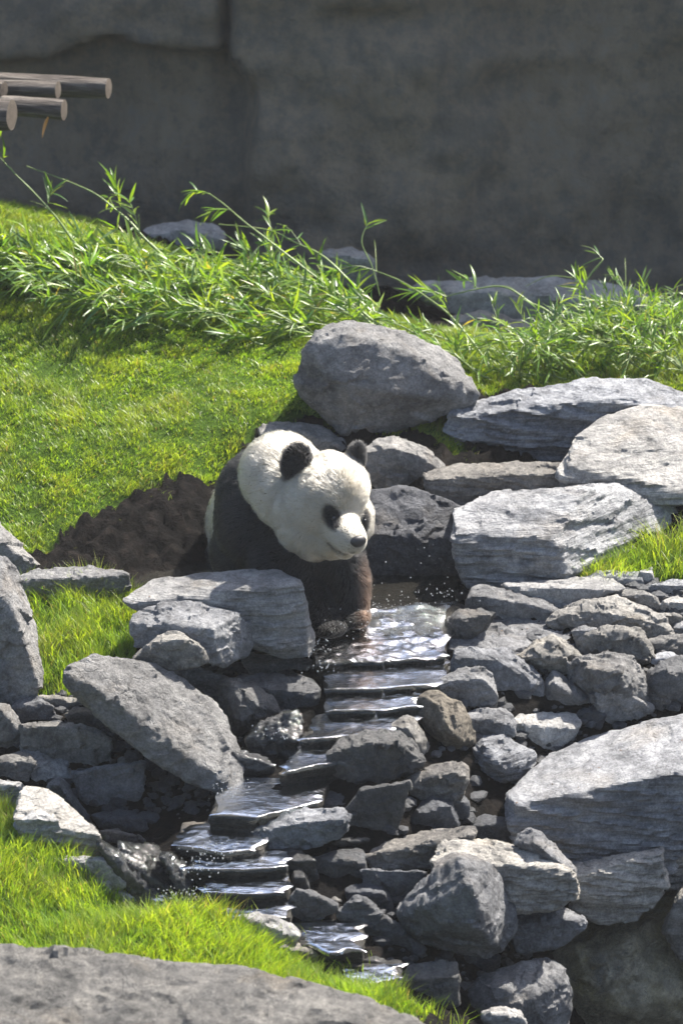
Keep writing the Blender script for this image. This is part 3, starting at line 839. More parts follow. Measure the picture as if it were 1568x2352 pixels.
# ---- cliff foot
rock('R7', 'dark wet cliff face stained with moss under the huge slab', [(820, 1010), (1140, 880), (1350, 860), (1480, 780), (1700, 660), (1700, 1450), (1000, 1450), (1060, 1130)], Y=-1.1,
     bul=[(1250, 1000, -.02), (1300, 1250, -.06), (1150, 1200, -.05), (1500, 1200, -.04)], name='cliff_face', cat='cliff', mat='moss', rough=1.5, T=.3)
rock('R7', 'blue grey corner of cliff beside the wet cliff face', [(1478, 905), (1568, 690), (1700, 640), (1700, 1130), (1545, 1015)], Y=-1.15, name='cliff_face', cat='cliff', mat='lime')
rock('R7', 'pale streaked rock at the foot of the wet cliff', [(590, 1200), (700, 1100), (900, 1030), (1060, 1060), (1085, 1125), (1010, 1190), (1030, 1420), (650, 1420), (570, 1300)],
     bul=[(800, 1150, -.05), (900, 1200, -.06), (760, 1280, -.08)], Y=-1.6, mat='lime', rough=1.2)
rock('R7', 'jagged pale stone at the end of the front grass', [(688, 1262), (760, 1238), (855, 1250), (885, 1330), (800, 1360), (700, 1340)], Y=-1.95, mat='pale')
# ---- far side of the stream
LG = 'stones piled on the bank below the grass patch'
rock('V', 'tall grey rock with a sunlit ridge standing beside the grass patch', [(-150, 1250), (0, 1272), (40, 1310), (60, 1380), (80, 1440), (91, 1540), (86, 1600), (0, 1622), (-150, 1610)],
     [(-130, 1320), (0, 1365), (28, 1400), (58, 1480), (84, 1570)], tilt=32, Y=-.42, name='boulder', cat='boulder', rough=1.0, T=.3)
rock('V', 'light rock lying at the foot of the grass hill behind the tall grey rock', [(-110, 1180), (0, 1203), (25, 1235), (60, 1270), (92, 1305), (30, 1325), (-110, 1300)], [(-100, 1240), (10, 1250), (50, 1290), (90, 1308)], mat='pale', tilt=22, Y=.45)
rock('V', 'long flat stone at the muddy pool edge above the grass patch', [(48, 1325), (90, 1308), (200, 1302), (250, 1307), (292, 1315), (297, 1352), (240, 1372), (160, 1388), (70, 1375)], [(52, 1333), (160, 1328), (250, 1326), (294, 1321)], tilt=8, Y=.25)
rock('V', 'large pale flat topped block in front of the panda',
     [(288, 1378), (360, 1336), (460, 1322), (630, 1311), (642, 1334), (692, 1340), (702, 1400, .1), (717, 1480, .08), (702, 1503), (650, 1508), (560, 1475), (400, 1420), (310, 1398)],
     [(292, 1388), (380, 1386), (470, 1389), (560, 1366), (628, 1347)], bul=[(618, 1370, .0), (640, 1490, -.02), (690, 1345, .10)], tilt=5, Y=-.4, name='stone_block', mat='slate', layer=.7, rough=.6, T=.3, cuts=2, cutdepth=.03)
rock('R4', 'rough squared stone leaning against the pale flat topped block',
     [(592, 565), (620, 500), (720, 475), (890, 462), (1060, 515), (1112, 560, .13), (1127, 650, .13), (1112, 692, .10), (990, 742), (900, 722), (760, 680), (600, 650)],
     [(596, 552), (760, 552), (900, 565), (955, 578)], bul=[(985, 738, -.02), (958, 580, -.02)], tilt=14, name='stone_block', rough=1.0, Y=-.56)
rock('R4', 'small pointed stone between the grass patch and the squared stone', [(598, 712), (680, 640), (760, 588), (830, 600), (870, 640), (922, 682), (937, 716), (890, 742), (760, 757), (700, 742)], group=LG, Y=-.66)
rock('R4', 'big tilted slab with a pitted sunlit face sloping to the stream',
     [(298, 805), (330, 760), (420, 698), (500, 703), (640, 728), (760, 768), (870, 848), (960, 900), (1007, 960), (1032, 1050), (1068, 1190), (1052, 1290), (985, 1315), (880, 1270), (770, 1225), (640, 1130), (520, 1040), (400, 930), (335, 870)],
     [(312, 795), (420, 845), (520, 950), (580, 1020), (700, 1092), (780, 1152), (880, 1222), (1010, 1295)], tilt=30, lean=-.25, Y=-1.0, name='rock_slab', cat='rock', mat='pit', rough=.9, pits=.012, cuts=2, cutdepth=.03, T=.25)
rock('R4', 'rough stone tucked behind the tilted slab', [(768, 765), (820, 740), (900, 755), (980, 790), (1062, 880), (1042, 920), (980, 905), (900, 835)], group=LG, tilt=20)
rock('R4', 'damp rounded stone between the tilted slab and the stream steps', [(975, 825), (1050, 798), (1150, 830), (1222, 890), (1252, 950), (1160, 1005), (1105, 1075), (1040, 1088), (1010, 965)], bul=[(1080, 850, .0), (1150, 920, -.03), (1080, 1000, -.05)], mat='dark', group=LG)
rock('R4', 'damp flat topped stone at the edge of the stream steps', [(1060, 800), (1200, 780), (1400, 803), (1432, 860), (1425, 935), (1330, 955), (1250, 935), (1150, 900)], [(1070, 830), (1240, 870), (1430, 868)], mat='dark', group=LG, tilt=10)
rock('R4', 'thin slab stone below the pale flat topped block', [(1075, 725), (1130, 690), (1300, 700), (1453, 735), (1453, 772), (1250, 785), (1120, 780)], [(1078, 735), (1250, 735), (1450, 742)], group=LG, tilt=6)
rock('R4', 'shiny wet stone glittering beside the stream steps', [(1105, 1078), (1170, 1000), (1260, 958), (1350, 965), (1355, 1050), (1322, 1085), (1312, 1145), (1200, 1178), (1120, 1120)], [(1110, 1082), (1200, 1075), (1330, 1078)], mat='wet', tilt=27, rough=1.5, group=LG)
rock('R4', 'dark wet stone in the corner under the shiny wet stone', [(1035, 1125), (1100, 1130), (1235, 1190), (1225, 1270), (1100, 1280), (1050, 1210)], mat='wet', group=LG)
AL = lambda label, o, r=None, **k: rock('A', label, o, r, group=LG, **k)
AL('shaded grey stone under the tall grey rock', [(70, 590), (120, 540), (250, 500), (310, 560), (395, 685), (200, 700), (130, 660)])
AL('flat topped stone at the lower edge of the grass patch', [(255, 492), (420, 492), (540, 508), (578, 575), (480, 600), (380, 570), (330, 590)], [(260, 505), (420, 520), (575, 545)])
AL('long shaded block wedged beneath the tilted slab', [(145, 705), (250, 690), (500, 688), (640, 720), (740, 768), (783, 800), (768, 995), (650, 1005), (520, 1008), (450, 930), (165, 850)], [(150, 720), (400, 705), (640, 745), (780, 815)], tilt=10)
AL('brown shaded stone peeping from under the tilted slab', [(455, 625), (560, 575), (700, 660), (765, 745), (600, 710), (490, 680)], mat='brown')
AL('grey rock with a bright rim below the tall grey rock', [(-150, 560), (0, 548), (70, 560), (120, 640), (152, 720), (173, 805), (60, 855), (0, 885), (-150, 880)], [(-140, 570), (0, 590), (50, 640), (110, 700), (168, 805)], tilt=28)
AL('small angular stone with a sunlit top below the bright rimmed rock', [(10, 920), (140, 880), (215, 900), (240, 970), (180, 1115), (80, 1095), (0, 1075), (-90, 990)], [(-60, 960), (80, 975), (150, 950), (235, 975)], tilt=25)
AL('flat sunlit stone with a dark hollow beneath it', [(145, 862), (260, 843), (410, 858), (462, 910), (482, 980), (537, 1070), (522, 1112), (450, 1095), (350, 1120), (240, 1090), (190, 1000)], [(195, 990), (330, 1000), (420, 1060), (535, 1076)], tilt=20, mat='pale')
AL('square shaded block standing below the tilted slab', [(508, 1022), (700, 1010), (960, 950), (1015, 960), (992, 1165), (962, 1255), (880, 1295), (650, 1298), (580, 1225), (530, 1125)], [(510, 1030), (700, 1022), (1010, 965)], mat='lime')
AL('tiny tan stone in the gap above the square shaded block', [(785, 1000), (840, 918), (910, 938), (965, 952), (880, 1000)], mat='brown')
AL('long smooth sunlit slab sloping down to the front grass', [(112, 1345), (150, 1180), (180, 1123), (330, 1148), (470, 1258), (600, 1395), (692, 1458), (712, 1600), (560, 1640), (440, 1600), (200, 1500)],
   [(115, 1345), (240, 1410), (410, 1450), (695, 1475)], mat='slate', tilt=24, rough=.7, layer=.6)
AL('fin of rough rock along the edge of the smooth sunlit slab', [(325, 1145), (370, 1088), (425, 1068), (485, 1140), (565, 1290), (655, 1400), (698, 1460), (610, 1420), (480, 1290)], bul=[(400, 1100, -.02), (520, 1270, -.02)], T=.1)
AL('shaded jagged stone at the top of the front grass', [(-120, 1090), (0, 1078), (140, 1108), (185, 1220), (225, 1283), (120, 1345), (0, 1330), (-120, 1320)], [(-110, 1110), (20, 1110), (130, 1130), (220, 1275)], mat='slate')
AL('smooth dark stone beside the wet slope', [(635, 1330), (700, 1298), (900, 1298), (1000, 1358), (1045, 1445), (900, 1460), (760, 1435), (680, 1405)], mat='dark')
AL('thin dark ledge stone above the wet slope', [(695, 1435), (800, 1428), (1000, 1500), (1030, 1548), (850, 1535), (730, 1495)], mat='dark')
R6 = lambda label, o, r=None, **k: rock('R6', label, o, r, group=LG, **k)
R6('blocky stone at the edge of the front grass', [(238, 492), (370, 475), (470, 484), (555, 605), (495, 655), (380, 630), (260, 560)], [(240, 505), (370, 490), (470, 500), (552, 608)])
R6('crumbly sunlit stone under the smooth sunlit slab', [(70, 330), (90, 280), (150, 250), (285, 380), (305, 485), (200, 470), (100, 390)], mat='slate', layer=.6)
R6('flat pale stone sunk in the front grass', [(325, 562), (440, 568), (505, 612), (485, 655), (350, 625)], mat='pale')
R6('little pale stone beside the shining wet edge', [(495, 625), (560, 628), (615, 682), (560, 705), (510, 680)], mat='pale')
R6('dark slab of the wet slope under running water', [(535, 420), (620, 430), (700, 440), (765, 520), (835, 610), (845, 670), (720, 685), (640, 620), (560, 520)], [(545, 500), (640, 615), (720, 680), (845, 665)], tilt=30, mat='wet', T=.15, cuts=2)
R6('long shining wet edge glittering in the sun beside the wet slope', [(445, 405), (480, 418), (562, 480), (560, 520), (620, 570), (733, 662), (722, 700), (640, 705), (560, 625), (490, 520)], [(445, 430), (490, 520), (560, 622), (640, 700), (722, 698)], tilt=30, mat='wet', rough=1.2, T=.12, cuts=2, dy=-.03)
R6('wet rock in the middle of the small waterfall', [(720, 470), (800, 465), (885, 560), (865, 670), (810, 640), (755, 540)], [(730, 500), (755, 540), (810, 638), (870, 668)], tilt=28, mat='wet', rough=1.4)
R6('rounded pale stone at the edge of the front grass beside the lower pool', [(1055, 752), (1140, 733), (1230, 744), (1300, 780), (1343, 830), (1312, 895), (1255, 900), (1185, 860), (1100, 810)], [(1060, 765), (1150, 775), (1230, 800), (1335, 840)], mat='pale', tilt=25)
R6('sandy stone at the rim of the lowest pool', [(1255, 885), (1330, 858), (1425, 908), (1505, 995), (1430, 1010), (1330, 960)], mat='brown', tilt=20)
EG = 'dark stones around the lowest pools'
EL = lambda label, o, r=None, **k: rock('E', label, o, r, group=EG, **k)
EL('dark wedge stone with a bright top edge beside the lower pool', [(65, 590), (150, 440), (230, 458), (350, 500), (427, 550), (432, 600), (300, 670), (150, 680)], [(100, 520), (155, 450), (280, 505), (428, 565)], mat='dark')
EL('tiny sunlit stone behind the dark wedge stone', [(358, 512), (420, 496), (484, 542), (430, 570)])
EL('dark crouching boulder beside the lower pool', [(430, 600), (500, 520), (580, 493), (640, 518), (705, 590), (800, 680), (900, 760), (1005, 832), (1055, 905), (950, 970), (800, 965), (600, 880), (560, 760), (500, 680)],
   [(440, 590), (590, 505), (680, 612), (760, 682), (850, 752), (1045, 885)], tilt=35, lean=.25, mat='dark', name='boulder', cat='boulder', rough=1.2, dy=.05)
EL('dark wet sliver of rock above the lowest pool', [(600, 945), (700, 918), (835, 1012), (700, 1015), (640, 990)], mat='wet')
EL('squared dark stone with a frosty bright top below the crouching boulder', [(890, 1070), (950, 980), (1150, 953), (1262, 968), (1275, 1050), (1278, 1245), (1180, 1290), (1080, 1240), (950, 1170)], [(900, 1090), (1060, 1068), (1240, 1062)], mat='dark', name='stone_block')
# ---- nearest boulder
rock('R6', 'great smooth grey boulder in front of the front grass',
     [(-330, 860), (0, 900), (120, 930), (230, 930), (330, 912), (440, 915), (600, 945), (730, 985), (860, 977), (1060, 990), (1180, 1000), (1380, 1040), (1568, 1100), (1750, 1170), (1990, 1310), (1990, 1560), (-330, 1560)],
     [(-330, 1480), (600, 1440), (1300, 1460), (1990, 1540)], Y=-3.55, tilt=16, name='boulder', cat='boulder', mat='grey', rough=.9, T=.5, vox=.015, pits=.015)
# ---- ledges at the foot of the wall, behind the bamboo
WG = 'shaded ledges at the foot of the wall'
for lab, view, o, r, Y in (
        ('long shaded ledge rock at the foot of the wall behind the bamboo tips', 'R3', [(370, 410), (385, 360), (600, 368), (700, 390), (790, 380), (880, 343), (980, 338), (1100, 368), (1300, 380), (1460, 432), (1300, 520), (900, 560), (740, 520), (500, 470)], [(375, 400), (700, 430), (1000, 420), (1450, 450)], 3.5),
        ('low shaded rock in front of the long ledge at the wall', 'R3', [(550, 520), (690, 488), (900, 540), (950, 610), (760, 660), (640, 630)], [(555, 535), (700, 515), (945, 590)], 3.3),
        ('humped shaded rock at the wall behind the bamboo heap', 'R2', [(580, 1075), (700, 1010), (850, 988), (960, 1008), (1010, 1055), (1000, 1130), (600, 1140)], [(590, 1080), (800, 1030), (1005, 1070)], 3.7),
        ('small shaded rock at the wall above the slanting bamboo', 'V', [(735, 580), (810, 568), (862, 600), (860, 660), (750, 660)], None, 3.5),
        ('shaded block at the wall beside the long ledge', 'R3', [(1375, 470), (1568, 430), (1720, 440), (1720, 680), (1400, 660)], [(1380, 490), (1568, 460), (1720, 470)], 3.4)):
    rock(view, lab, o, r, Y=Y, group=WG, name='rock', mat='pale', T=.3, vox=.022, tilt=10)

# ---- stepping slabs of the stream bed, water running over them
for i, (z, fr, bk) in enumerate(STEPS):
    f3 = [Pz(q[0], q[1], z - .012) for q in fr]
    b3 = [Pz(q[0], q[1], z - .012) for q in bk]
    nz = STEPS[i + 1][0] if i + 1 < len(STEPS) else z - .07
    drop = max(.06, (z - nz) + .05)
    cutsn = [(.0, .5), (.5, 1.0)] if i in (0, 1, 2, 5, 9) else [(0, 1)]
    if i == 3:
        cutsn = [(0, .4), (.4, 1)]
    def along(pl, t):
        t = t * (len(pl) - 1)
        k = min(int(t), len(pl) - 2)
        return pl[k].lerp(pl[k + 1], t - k)
    for j, (a, b) in enumerate(cutsn):
        if len(cutsn) > 1:
            a, b = a + (.008 if j else 0), b - (0 if j else .008)
        tz = random.uniform(-.006, .004)
        pts = []
        for t in (a, (a + b) / 2, b):
            fp, bp = along(f3, t), along(b3, t)
            bp = bp + Vector((0, .06, 0))
            for q, off in ((fp, .016), (bp, 0)):
                pts.append(q + Vector((0, -off, tz)))
                pts.append(q + Vector((0, .02 if off else 0, tz - drop)))
        nth = ('top', 'second', 'third', 'fourth', 'fifth', 'sixth', 'seventh', 'eighth', 'ninth', 'tenth', 'eleventh', 'lowest')[i]
        side = ('flat topped block', 'stone pile') if i < 4 else ('tilted slab', 'bright topped stone')
        lab = 'wet slate slab, %s step of the stream below the pool' % nth
        if len(cutsn) > 1:
            lab = 'wet slate slab, %s stream step below the pool, half beside the %s' % (nth, side[j])
        rock_points(pts, 'stone_step', lab, 'step', mat='bed', rough=.7, cuts=5, cutdepth=.05,
                    group='slabs stepping down the stream', smooth=3, layer=.5)
bpy.data.objects.remove(REMESH, do_unlink=True)
print('ROCKS', len(ROCKS), 'tris', STATS[0])

# ------------------------------------------------------------ water
def water_material():
    M = NT('running_water')
    tc = M.n('ShaderNodeTexCoord')
    mp = M.n('ShaderNodeMapping')
    mp.inputs['Scale'].default_value = (.55, 1.5, 1.0)
    M.l(tc.outputs['Object'], mp.inputs[0])
    v = mp.outputs[0]
    rp = M.n('ShaderNodeAttribute', attribute_name='ripple')
    b1 = M.n('ShaderNodeBump', Distance=.010)
    M.l(M.noise(v, 40, 4, .6, .6), b1.inputs['Height'])
    M.l(M.math('MULTIPLY', rp.outputs['Fac'], .30), b1.inputs['Strength'])
    nb = b1.outputs[0]
    b2 = M.n('ShaderNodeBump', Distance=.005)
    M.l(M.noise(v, 110, 4, .6, .4), b2.inputs['Height'])
    M.l(M.math('MULTIPLY', rp.outputs['Fac'], .28), b2.inputs['Strength'])
    M.l(nb, b2.inputs['Normal'])
    nb = b2.outputs[0]
    gl = M.n('ShaderNodeBsdfGlossy')
    gl.inputs['Roughness'].default_value = .05
    gl.inputs['Color'].default_value = (.95, .97, 1, 1)
    M.l(nb, gl.inputs['Normal'])
    df = M.n('ShaderNodeBsdfDiffuse')
    df.inputs['Color'].default_value = (.10, .094, .08, 1)
    M.l(nb, df.inputs['Normal'])
    tr = M.n('ShaderNodeBsdfTransparent')
    tr.inputs['Color'].default_value = (.80, .83, .82, 1)
    m1 = M.n('ShaderNodeMixShader')
    at = M.n('ShaderNodeAttribute', attribute_name='murk')
    M.l(at.outputs['Fac'], m1.inputs[0])
    M.l(tr.outputs[0], m1.inputs[1])
    M.l(df.outputs[0], m1.inputs[2])
    fr = M.n('ShaderNodeFresnel')
    fr.inputs['IOR'].default_value = 1.36
    M.l(nb, fr.inputs['Normal'])
    m2 = M.n('ShaderNodeMixShader')
    M.l(M.math('MINIMUM', M.math('MULTIPLY', fr.outputs[0], 1.0), 1.0), m2.inputs[0])
    M.l(m1.outputs[0], m2.inputs[1])
    M.l(gl.outputs[0], m2.inputs[2])
    M.l(m2.outputs[0], M.out.inputs['Surface'])
    return M.m
MAT['water'] = water_material()
def build_water():
    V, F, K, RP = [], [], [], []
    def sheet(rows, murk, rip=.5):
        base = sum(len(a) for a in V)
        R, C_ = len(rows), len(rows[0])
        V.append(np.array([[tuple(q) for q in r] for r in rows]).reshape(-1, 3))
        K.append(np.array(murk).reshape(-1))
        RP.append(np.full(R * C_, rip))
        idx = base + np.arange(R * C_).reshape(R, C_)
        F.append(np.stack([idx[:-1, :-1], idx[:-1, 1:], idx[1:, 1:], idx[1:, :-1]], -1).reshape(-1, 4))
    def wave(p, amp):
        a = np.array([[p.x * 13, p.y * 22, 3.3]])
        b = np.array([[p.x * 34, p.y * 60, 7.3]])
        return amp * float(fbm(a, 2, 5)[0]) + amp * .6 * float(fbm(b, 2, 6)[0])
    # still pool: the outline of the basin at z = 0, laid into the mud
    xs = np.arange(-1.0, .62, .02)
    ys = np.arange(-.12, 1.15, .02)
    X, Y = np.meshgrid(xs, ys)
    p = np.c_[X.ravel(), Y.ravel(), np.zeros(X.size)]
    dist = np.hypot(p[:, 0] - .1, p[:, 1] + .05)
    amp = .004 + .012 * np.clip(1 - dist / .45, 0, 1)
    p[:, 2] = -.012 * np.clip((.05 - p[:, 1]) / .17, 0, 1) + amp * fbm(np.c_[p[:, 0] * 16, p[:, 1] * 11, p[:, 2]], 3, 5)
    base = 0
    V.append(p)
    K.append(np.where(p[:, 1] > .12, .12, .3))
    RP.append(.25 + .75 * np.clip(1.2 - dist / .3, 0, 1))
    idx = np.arange(len(p)).reshape(len(ys), len(xs))
    basin = [tuple(Pz(a, b, 0))[:2] for a, b in ((296, 1352), (312, 1322), (480, 1285), (560, 1180), (800, 1180), (860, 1290), (1065, 1300), (1055, 1400), (1055, 1462), (690, 1462), (650, 1400), (400, 1362))]
    keep = inside(basin, p[:, :2])
    fq = np.stack([idx[:-1, :-1], idx[:-1, 1:], idx[1:, 1:], idx[1:, :-1]], -1).reshape(-1, 4)
    fq = fq[keep[fq].all(1)]
    F.append(fq)
    NC = 64
    def along(pl, t):
        t = t * (len(pl) - 1)
        k = min(int(t), len(pl) - 2)
        return pl[k].lerp(pl[k + 1], t - k)
    for i, (z, fr, bk) in enumerate(STEPS):
        f3 = [Pz(q[0], q[1], z) for q in fr]
        b3 = [Pz(q[0], q[1], z) for q in bk]
        nz = STEPS[i + 1][0] if i + 1 < len(STEPS) else z - .06
        lip = [.012 * float(fbm(np.array([[c * .06, i * 5.1, 2.2]]), 2, 61)[0]) for c in range(NC + 1)]
        rows, mk = [], []
        nr = 40 if i == 0 else 18
        side = [[float(fbm(np.array([[r * (.12 if i == 0 else .25), i * 3.3, sd * 9.]]), 2, 67)[0]) for r in range(nr + 1)] for sd in (0, 1)]
        for r in range(nr + 1):
            u = r / nr
            row, m = [], []
            for c in range(NC + 1):
                t = c / NC
                fp, bp = along(f3, t), along(b3, t)
                if i:
                    bp = bp + Vector((0, .035, 0))
                q = bp.lerp(fp + Vector((0, -.006 + lip[c], 0)), u)
                q.x += (.03 * side[0][r] * (1 - t) + .03 * side[1][r] * t)
                q.z += wave(q, .007 if i == 0 else .002)
                if i == 0:
                    q.z += .016 * (1 - u)
                edge = min(t, 1 - t) * 14
                if edge < 1:
                    q.z -= .005 * (1 - edge)
                row.append(q)
                m.append(.34 if i == 0 else .28)
            rows.append(row)
            mk.append(m)
        # the film rounding the lip
        last = rows[-1]
        for k, (dy, dz) in enumerate(((-.004, .005), (-.006, .012))):
            rows.append([Vector((q.x, q.y + dy, q.z - dz)) for q in last])
            mk.append([.05] * len(last))
        sheet(rows, mk, 1.25 if i == 0 else .75)
    # thin films running down over the wet rocks
    for o in ROCKS:
        if not o['label'].startswith(('dark slab of the wet slope', 'long shining wet edge', 'wet rock in the middle', 'shiny wet stone')):
            continue
        rm = o.data
        co = np.empty(len(rm.vertices) * 3, dtype=np.float32)
        rm.vertices.foreach_get('co', co)
        co = co.reshape(-1, 3).astype(float)
        no = np.empty(len(rm.vertices) * 3, dtype=np.float32)
        rm.vertices.foreach_get('normal', no)
        no = no.reshape(-1, 3)
        fq = np.array([list(pp.vertices) for pp in rm.polygons if len(pp.vertices) == 4])
        wp = co + np.array(o.location)
        ok = (no[:, 2] > .45) & (fbm(wp * np.array([26, 12, 12]), 2, 88) > -.25)
        fq = fq[ok[fq].all(1)]
        base = sum(len(a) for a in V)
        V.append(wp + no * (.004 + .003 * vnoise(wp * 60, 89))[:, None])
        K.append(np.full(len(wp), .02))
        RP.append(np.full(len(wp), .9))
        F.append(fq + base)
    me = mesh_np('stream_water', np.concatenate(V), [np.concatenate(F)], MAT['water'])
    set_point_float(me, 'murk', np.concatenate(K))
    set_point_float(me, 'ripple', np.concatenate(RP))
    tag(obj('stream_water', me), kind='structure')
build_water()

# splashes: beads of water thrown up by the paws and at the foot of the falls
def build_splash():
    M = NT('water_drop')
    M.b.inputs['Base Color'].default_value = (.9, .93, .95, 1)
    M.b.inputs['Roughness'].default_value = .05
    M.b.inputs['Transmission Weight'].default_value = .7
    M.b.inputs['IOR'].default_value = 1.33
    bm = bmesh.new()
    bmesh.ops.create_icosphere(bm, subdivisions=1, radius=1)
    v0 = np.array([tuple(v.co) for v in bm.verts])
    f0 = np.array([[v.index for v in f.verts] for f in bm.faces])
    bm.free()
    V, F = [], []
    n = 0
    r = np.random.default_rng(3)
    spots = []
    for (px, py, Y, k, sx, sy, sz) in ((850, 1408, -.02, 60, .07, .05, .04), (760, 1440, -.12, 70, .07, .05, .03), (930, 1420, -.05, 70, .12, .08, .03), (900, 1460, -.15, 50, .12, .05, .02), (1000, 1380, .1, 30, .05, .05, .03),
                                       (930, 1330, .2, 14, .14, .1, .08), (735, 1500, -.32, 30, .03, .03, .02), (640, 1700, -.95, 30, .04, .03, .03), (530, 1830, -1.2, 40, .04, .03, .03),
                                       (460, 2010, -1.55, 60, .04, .03, .05), (430, 2065, -1.62, 60, .05, .03, .02), (500, 1960, -1.45, 40, .05, .03, .02), (740, 1545, -.42, 30, .03, .02, .02)):
        c = P(px, py, Y)
        for _ in range(k):
            spots.append((c.x + r.normal() * sx, c.y + r.normal() * sy, c.z + .006 + abs(r.normal()) * sz, r.uniform(.0012, .0036)))
    for (x, y, z, s) in spots:
        V.append(v0 * np.array([s, s, s * r.uniform(.8, 1.6)]) + np.array([x, y, z]))
        F.append(f0 + n)
        n += len(v0)
    me = mesh_np('water_splash', np.concatenate(V), [np.concatenate(F)], M.m)
    tag(obj('water_splash', me), 'beads of water splashing around the panda and the falls', 'splash', kind='stuff')
build_splash()

# ------------------------------------------------------------ the animal
def build_panda():
    W, B = 1, 0
    prims = []      # centre, radii along (x, view depth, up), colour, rotation
    def ball(px, py, Y, r, col, sq=(1, 1, 1), rot=None):
        s = mscale(Y) * r
        prims.append((P(px, py, Y), Vector((s * sq[0], s * sq[1], s * sq[2])), col, rot))
    def limb(a, b, col, n=6, sq=(1, 1, 1)):
        for k in range(n):
            t = k / (n - 1)
            ball(*[a[j] + (b[j] - a[j]) * t for j in range(4)], col, sq)
    # trunk
    ball(640, 1194, .26, 144, B, (1.0, 1.0, 1.0))
    ball(612, 1142, .30, 112, B)
    ball(605, 1270, .30, 118, B)
    ball(700, 1262, .10, 96, B)
    ball(614, 1205, .66, 137, W, (1.0, 1.1, 1.0))
    ball(608, 1260, .72, 130, W)
    ball(620, 1215, .52, 132, W)
    # neck and head
    ball(646, 1090, .06, 92, W, (1, 1.1, 1))
    ball(672, 1120, .0, 96, W)
    ball(712, 1150, -.05, 99, W)
    ball(742, 1142, -.10, 95, W, (1.0, 1, .98))
    ball(768, 1120, -.10, 78, W)
    ball(704, 1205, -.10, 66, W)
    ball(726, 1228, -.12, 58, W)
    ball(762, 1240, -.17, 44, W)
    ball(800, 1185, -.09, 56, W)
    ball(812, 1205, -.10, 44, W)
    limb((770, 1200, -.17, 50), (806, 1236, -.285, 36), W, 6)
    ball(813, 1243, -.305, 30, W)
    ball(792, 1262, -.25, 22, W)
    # ears
    ball(680, 1060, -.135, 41, B, (.86, .45, 1.12), Matrix.Rotation(math.radians(18), 3, 'Z') @ Matrix.Rotation(math.radians(6), 3, 'Y'))
    ball(816, 1056, -.06, 42, B, (.5, .5, 1.08), Matrix.Rotation(math.radians(10), 3, 'Y'))
    ball(800, 1085, -.06, 34, W)
    # fore limbs
    limb((765, 1262, .04, 64), (800, 1330, .0, 46), B, 5)
    limb((800, 1330, .0, 46), (808, 1402, -.03, 40), B, 5)
    ball(814, 1418, -.07, 37, B, (1.05, 1.3, .62))
    limb((650, 1290, .08, 84), (706, 1360, .0, 58), B, 5)
    limb((706, 1360, .0, 56), (738, 1424, -.08, 43), B, 5)
    ball(756, 1440, -.13, 38, B, (1.15, 1.3, .55))
    # hind limbs, hidden behind
    limb((545, 1290, .72, 80), (545, 1400, .66, 58), B, 5)
    limb((665, 1290, .72, 80), (665, 1400, .66, 58), B, 5)
    bm = bmesh.new()
    for (c, r, col, rot) in prims:
        R = (rot.to_4x4() if rot else Matrix.Identity(4))
        bmesh.ops.create_icosphere(bm, subdivisions=4, radius=1, matrix=Matrix.Translation(c) @ R @ Matrix.Diagonal((r.x, r.y, r.z, 1)))
    me = bpy.data.meshes.new('body')
    bm.to_mesh(me)
    bm.free()
    tool = bpy.data.objects.new('body_tool', me)
    COL.objects.link(tool)
    m = tool.modifiers.new('r', 'REMESH')
    m.mode = 'VOXEL'
    m.voxel_size = .0085
    s = tool.modifiers.new('s', 'SMOOTH')
    s.iterations = 9
    s.factor = .5
    dg = bpy.context.evaluated_depsgraph_get()
    dg.update()
    body = bpy.data.meshes.new_from_object(tool.evaluated_get(dg))
    bpy.data.objects.remove(tool, do_unlink=True)
    body.name = 'body'
    base = Vector((P(740, 1430, .3).x, .3, 0.0))
    n = len(body.vertices)
    co = np.empty(n * 3, dtype=np.float32)
    body.vertices.foreach_get('co', co)
    co = co.reshape(-1, 3).astype(float)
    no = np.empty(n * 3, dtype=np.float32)
    body.vertices.foreach_get('normal', no)
    no = no.reshape(-1, 3).astype(float)
    tri_src = body
    body.calc_loop_triangles()
    tris = np.empty(len(body.loop_triangles) * 3, dtype=np.int32)
    body.loop_triangles.foreach_get('vertices', tris)
    tris = tris.reshape(-1, 3)
    bvh = BVHTree.FromPolygons([Vector(v) for v in co], [tuple(t) for t in tris])
    def on_skin(px, py):
        d = ray(px, py).normalized()
        loc, nor, i, dist = bvh.ray_cast(CAM, d)
        return loc, nor
    # which coat colour: the nearest limb or trunk volume decides
    dW = np.full(n, 1e9)
    dB = np.full(n, 1e9)
    for (c, r, col, rot) in prims:
        rel = co - np.array(c)
        if rot:
            rel = rel @ np.array(rot)
        q = np.linalg.norm(rel / np.array(r), axis=1) - 1
        d = q * min(r)
        if col == W:
            dW = np.minimum(dW, d)
        else:
            dB = np.minimum(dB, d)
    def coat_at(pts, dw, db):
        t = np.clip((db - dw) / .016 + .5 + .35 * vnoise(pts * 60, 4), 0, 1)
        return t
    white = coat_at(co, dW, dB)
    # eye patches, mouth
    patches = []
    R_, U_ = np.array(RIGHT), np.array(UP)
    for (px, py, a, b, ang) in ((766, 1190, .032, .060, -24), (836, 1196, .018, .044, 14)):
        loc, nor = on_skin(px, py)
        if loc is None:
            continue
        rel = co - np.array(loc)
        t1 = np.cross(np.array(nor), np.array([0, 0, 1.0]))
        t1 /= np.linalg.norm(t1)
        t2 = np.cross(t1, np.array(nor))
        u, v_ = rel @ t1, rel @ t2
        ca, sa = math.cos(math.radians(ang)), math.sin(math.radians(ang))
        uu, vv = u * ca + v_ * sa, -u * sa + v_ * ca
        k = np.sqrt((uu / a) ** 2 + (vv / b) ** 2 + ((rel @ np.array(nor)) / .05) ** 2)
        white = np.minimum(white, np.clip((k - 1) * 4 + .5, 0, 1))
        patches.append((loc, nor))
